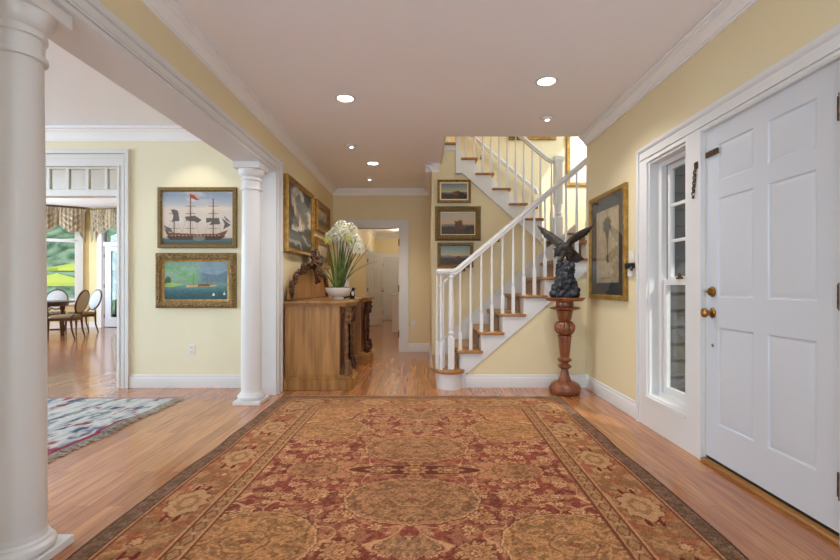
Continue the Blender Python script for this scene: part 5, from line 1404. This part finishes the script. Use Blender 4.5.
for a in (.35, 1.92): b.bar((-8.37 - .46 * math.cos(a), 10 - .46 * math.sin(a), .14), (-8.37 + .46 * math.cos(a), 10 + .46 * math.sin(a), .14), .05, .035)
b.build('stretcher', M['chairwood'], tb_, bevel=.006)
def valance(label, d, t0, t1, zt, tails):
    n = Vector((-d[1], d[0], 0)) if d is DRd else Vector((d[1], -d[0], 0)); n = -n
    c = Vector((DC[0], DC[1], 0)); dd = Vector((d[0], d[1], 0)); Lw = t1 - t0
    p = c + dd * ((t0 + t1) / 2) + n * .07
    v = thing('window_valance', label, 'valance', (p.x, p.y, zt - .6))
    nsw = max(2, round(Lw / .55))
    def fn(u, w):
        t = t0 + Lw * u; s = (u * nsw) % 1
        drop = .46 + .20 * math.sin(PI * s) ** 1.0 - .02
        edge_d = min(u, 1 - u) * Lw
        if edge_d < .12: drop = .88 - edge_d * 1.6
        z = zt - drop * w
        dep = .085 + (.03 + .05 * math.sin(PI * w)) * math.sin(PI * s) + .014 * math.sin(u * Lw * 75) * (1 - .3 * w) + .022 * math.sin(w * 26 + 2 * math.cos(s * 2 * PI)) * math.sin(PI * s) * (w > .15)
        return c + dd * t + n * dep + Vector((0, 0, z)), n
    MB().sheet(fn, 120, 26, .006).build('fabric', M['fabric'], v, ang=60)
    b = MB()
    k = int(Lw / .055)
    for i in range(k + 1):
        q = c + dd * (t0 + Lw * i / k) + n * .095
        b.ell((q.x, q.y, zt - .035), (.026, .026, .05), 8, 6)
    b.build('gathered_heading', M['fabric'], v)
    q0 = c + dd * (t0 - .01); q1 = c + dd * (t1 + .01)
    MB().add([tuple(q0 + Vector((0, 0, zt))), tuple(q1 + Vector((0, 0, zt))), tuple(q1 + n * .1 + Vector((0, 0, zt))), tuple(q0 + n * .1 + Vector((0, 0, zt))), tuple(q0 + Vector((0, 0, zt + .03))), tuple(q1 + Vector((0, 0, zt + .03))), tuple(q1 + n * .1 + Vector((0, 0, zt + .03))), tuple(q0 + n * .1 + Vector((0, 0, zt + .03)))], [(3, 2, 1, 0), (4, 5, 6, 7), (0, 1, 5, 4), (1, 2, 6, 5), (2, 3, 7, 6), (3, 0, 4, 7)]).build('mounting_board', M['chairwood'], v)
valance('gathered taupe fabric valance over the wide bay window', DLd, .07, 1.76, 3.13, True)
valance('gathered taupe fabric valance over the glazed garden door', DRd, .16, 1.5, 3.11, True)
# garden umbrellas
def umbrella(x, y, zt, R, label, tilt=0):
    u = thing('garden_umbrella', label, 'umbrella', (x, y, -1.0))
    MB().tube([(x, y, -1.0), (x, y, zt)], .03, 10).build('pole', M['white'], u)
    MB().lathe([(.3, -1.0), (.3, -.94), (.05, -.9)], (x, y, 0), 20).build('base', M['dark'], u)
    k = 8
    vs = [(x, y, zt)] + [(x + R * math.cos(2 * PI * i / k), y + R * math.sin(2 * PI * i / k), zt - .38) for i in range(k)] + [(x + R * math.cos(2 * PI * i / k), y + R * math.sin(2 * PI * i / k), zt - .50) for i in range(k)]
    fs = [(0, 1 + i, 1 + (i + 1) % k) for i in range(k)] + [(1 + i, 9 + i, 9 + (i + 1) % k, 1 + (i + 1) % k) for i in range(k)]
    o = MB().add(vs, fs).build('canopy', M['lime'], u, smooth=False)
    s_ = o.modifiers.new('thick', 'SOLIDIFY'); s_.thickness = .01
umbrella(-14.3, 18.0, 1.60, 1.3, 'nearer chartreuse garden umbrella seen through the bay window')
umbrella(-17.0, 23.0, 2.32, 1.5, 'farther chartreuse garden umbrella seen through the bay window')
tr_ = thing('climbing_plant', 'leafy green plant outside the glazed garden door', 'plant', (-9.05, 13.6, -.13))
b = MB(); lf = MB(); rnd = random.Random(12)
b.lathe([(.16, -.13), (.22, .2), (.24, .26), (.2, .26), (.18, .2)], (-9.05, 13.6, 0), 20)
b.build('pot', M['dark'], tr_)
MB().tube([(-9.05, 13.6, .1), (-9.03, 13.6, 1.2), (-9.07, 13.6, 2.1)], [.03, .025, .012], 8).build('trunk', M['stemm'], tr_)
for i in range(420):
    z = rnd.uniform(.95, 2.3); r = .22 * math.sqrt(rnd.random()); a = rnd.uniform(0, 2 * PI)
    lf.ell((-9.05 + r * math.cos(a), 13.6 + r * math.sin(a), z), (.05, .03, .008), 6, 4, Matrix.Rotation(rnd.uniform(0, 6), 3, 'Z') @ Matrix.Rotation(rnd.uniform(-1, 1), 3, 'X'))
tag(lf.build('foliage', M['ivy'], tr_), kind='stuff')

# ================================================================== LIGHT
def area(name, loc, rot, sx_, sy_, watt, col=(1, 1, 1)):
    L = bpy.data.lights.new(name, 'AREA'); L.shape = 'RECTANGLE'; L.size = sx_; L.size_y = sy_; L.energy = watt; L.color = col
    o = bpy.data.objects.new(name, L); COL.objects.link(o); o.location = loc; o.rotation_euler = rot
    return o
DAY = (.66, .84, 1.0)
area('front_fill_light', (-.72, -3.4, .75), (PI / 2 + 1.15, 0, 0), 1.15, 1.4, 125, (.58, .79, 1))  # added area lamps behind the camera, brighten the hall and its ceiling
area('front_fill_light', (.88, -3.4, .75), (PI / 2 + 1.15, 0, 0), 1.25, 1.4, 125, (.58, .79, 1))
area('daylight_sitting_room', (-6.9, 2.6, 1.9), (PI / 2 - .55, 0, -PI / 2), 3.2, 2.0, 205, DAY)
area('daylight_sitting_room', (-6.75, -1.0, 1.4), (PI / 2, 0, -PI / 2), 2.4, 2.0, 30, DAY)
area('daylight_sitting_room', (-4.1, -3.4, 1.4), (PI / 2, 0, 0), 3.0, 2.2, 30, DAY)
area('daylight_dining_window', (-11.1, 7.0, 1.8), (PI / 2, 0, -PI / 2), 2.0, 2.3, 260, DAY)
area('daylight_dining_window', (-11.1, 9.6, 1.8), (PI / 2, 0, -PI / 2), 2.0, 2.3, 260, DAY)
area('daylight_stairwell', (3.2, 6.05, 3.55), (PI / 2, 0, PI / 2), 1.3, 2.1, 42, DAY)
L = bpy.data.lights.new('downlight_sitting_room', 'SPOT'); L.energy = 15; L.color = (1, .88, .70); L.spot_size = math.radians(95); L.spot_blend = .5; L.shadow_soft_size = .04
o = bpy.data.objects.new('downlight_sitting_room', L); COL.objects.link(o); o.location = (-2.42, 4.62, 2.79)
def point(name, loc, watt, col=(1, .84, .62), r=.12):
    L = bpy.data.lights.new(name, 'POINT'); L.energy = watt; L.color = col; L.shadow_soft_size = r
    o = bpy.data.objects.new(name, L); COL.objects.link(o); o.location = loc
point('upstairs_lamp', (.3, 6.0, 4.9), 26)
point('corridor_fill', (-.6, 10.2, 2.6), 15, (1, .9, .74))  # point lamps without fixtures, added to light the corridor
point('corridor_fill', (-.6, 13.4, 2.6), 16, (1, .9, .74))
point('side_room_lamp', (-2.2, 12.8, 2.2), 6)
Ls = bpy.data.lights.new('sun', 'SUN'); Ls.energy = 4.0; Ls.angle = math.radians(1); Ls.color = (1, .96, .88)
so = bpy.data.objects.new('sun', Ls); COL.objects.link(so); so.rotation_euler = (math.radians(48), 0, math.radians(38))
wd_ = bpy.data.worlds.new('sky'); scn.world = wd_; wd_.use_nodes = True
nt = wd_.node_tree; bg = nt.nodes['Background']
sk_ = nt.nodes.new('ShaderNodeTexSky'); sk_.sky_type = 'NISHITA'; sk_.sun_disc = False; sk_.sun_elevation = math.radians(42); sk_.sun_rotation = math.radians(140); sk_.altitude = 100
nt.links.new(sk_.outputs['Color'], bg.inputs['Color']); bg.inputs['Strength'].default_value = .24

# ================================================================== CAMERA
cam = bpy.data.cameras.new('camera'); co = bpy.data.objects.new('camera', cam); COL.objects.link(co)
co.location = (0, 0, 1.1); co.rotation_euler = (PI / 2, 0, 0)
cam.sensor_width = 36; cam.lens = 460 * 36 / 840; cam.shift_x = -2 / 840; cam.shift_y = 6 / 840; cam.clip_start = .05; cam.clip_end = 300
scn.camera = co
vs_ = scn.view_settings
vs_.view_transform = 'Standard'; vs_.look = 'None'; vs_.gamma = 1; vs_.use_curve_mapping = False; vs_.exposure = 0.0
cy = scn.cycles
cy.use_denoising = True; cy.max_bounces = 10; cy.diffuse_bounces = 6; cy.glossy_bounces = 4; cy.transparent_max_bounces = 12; cy.sample_clamp_indirect = 6; cy.caustics_reflective = False; cy.caustics_refractive = False
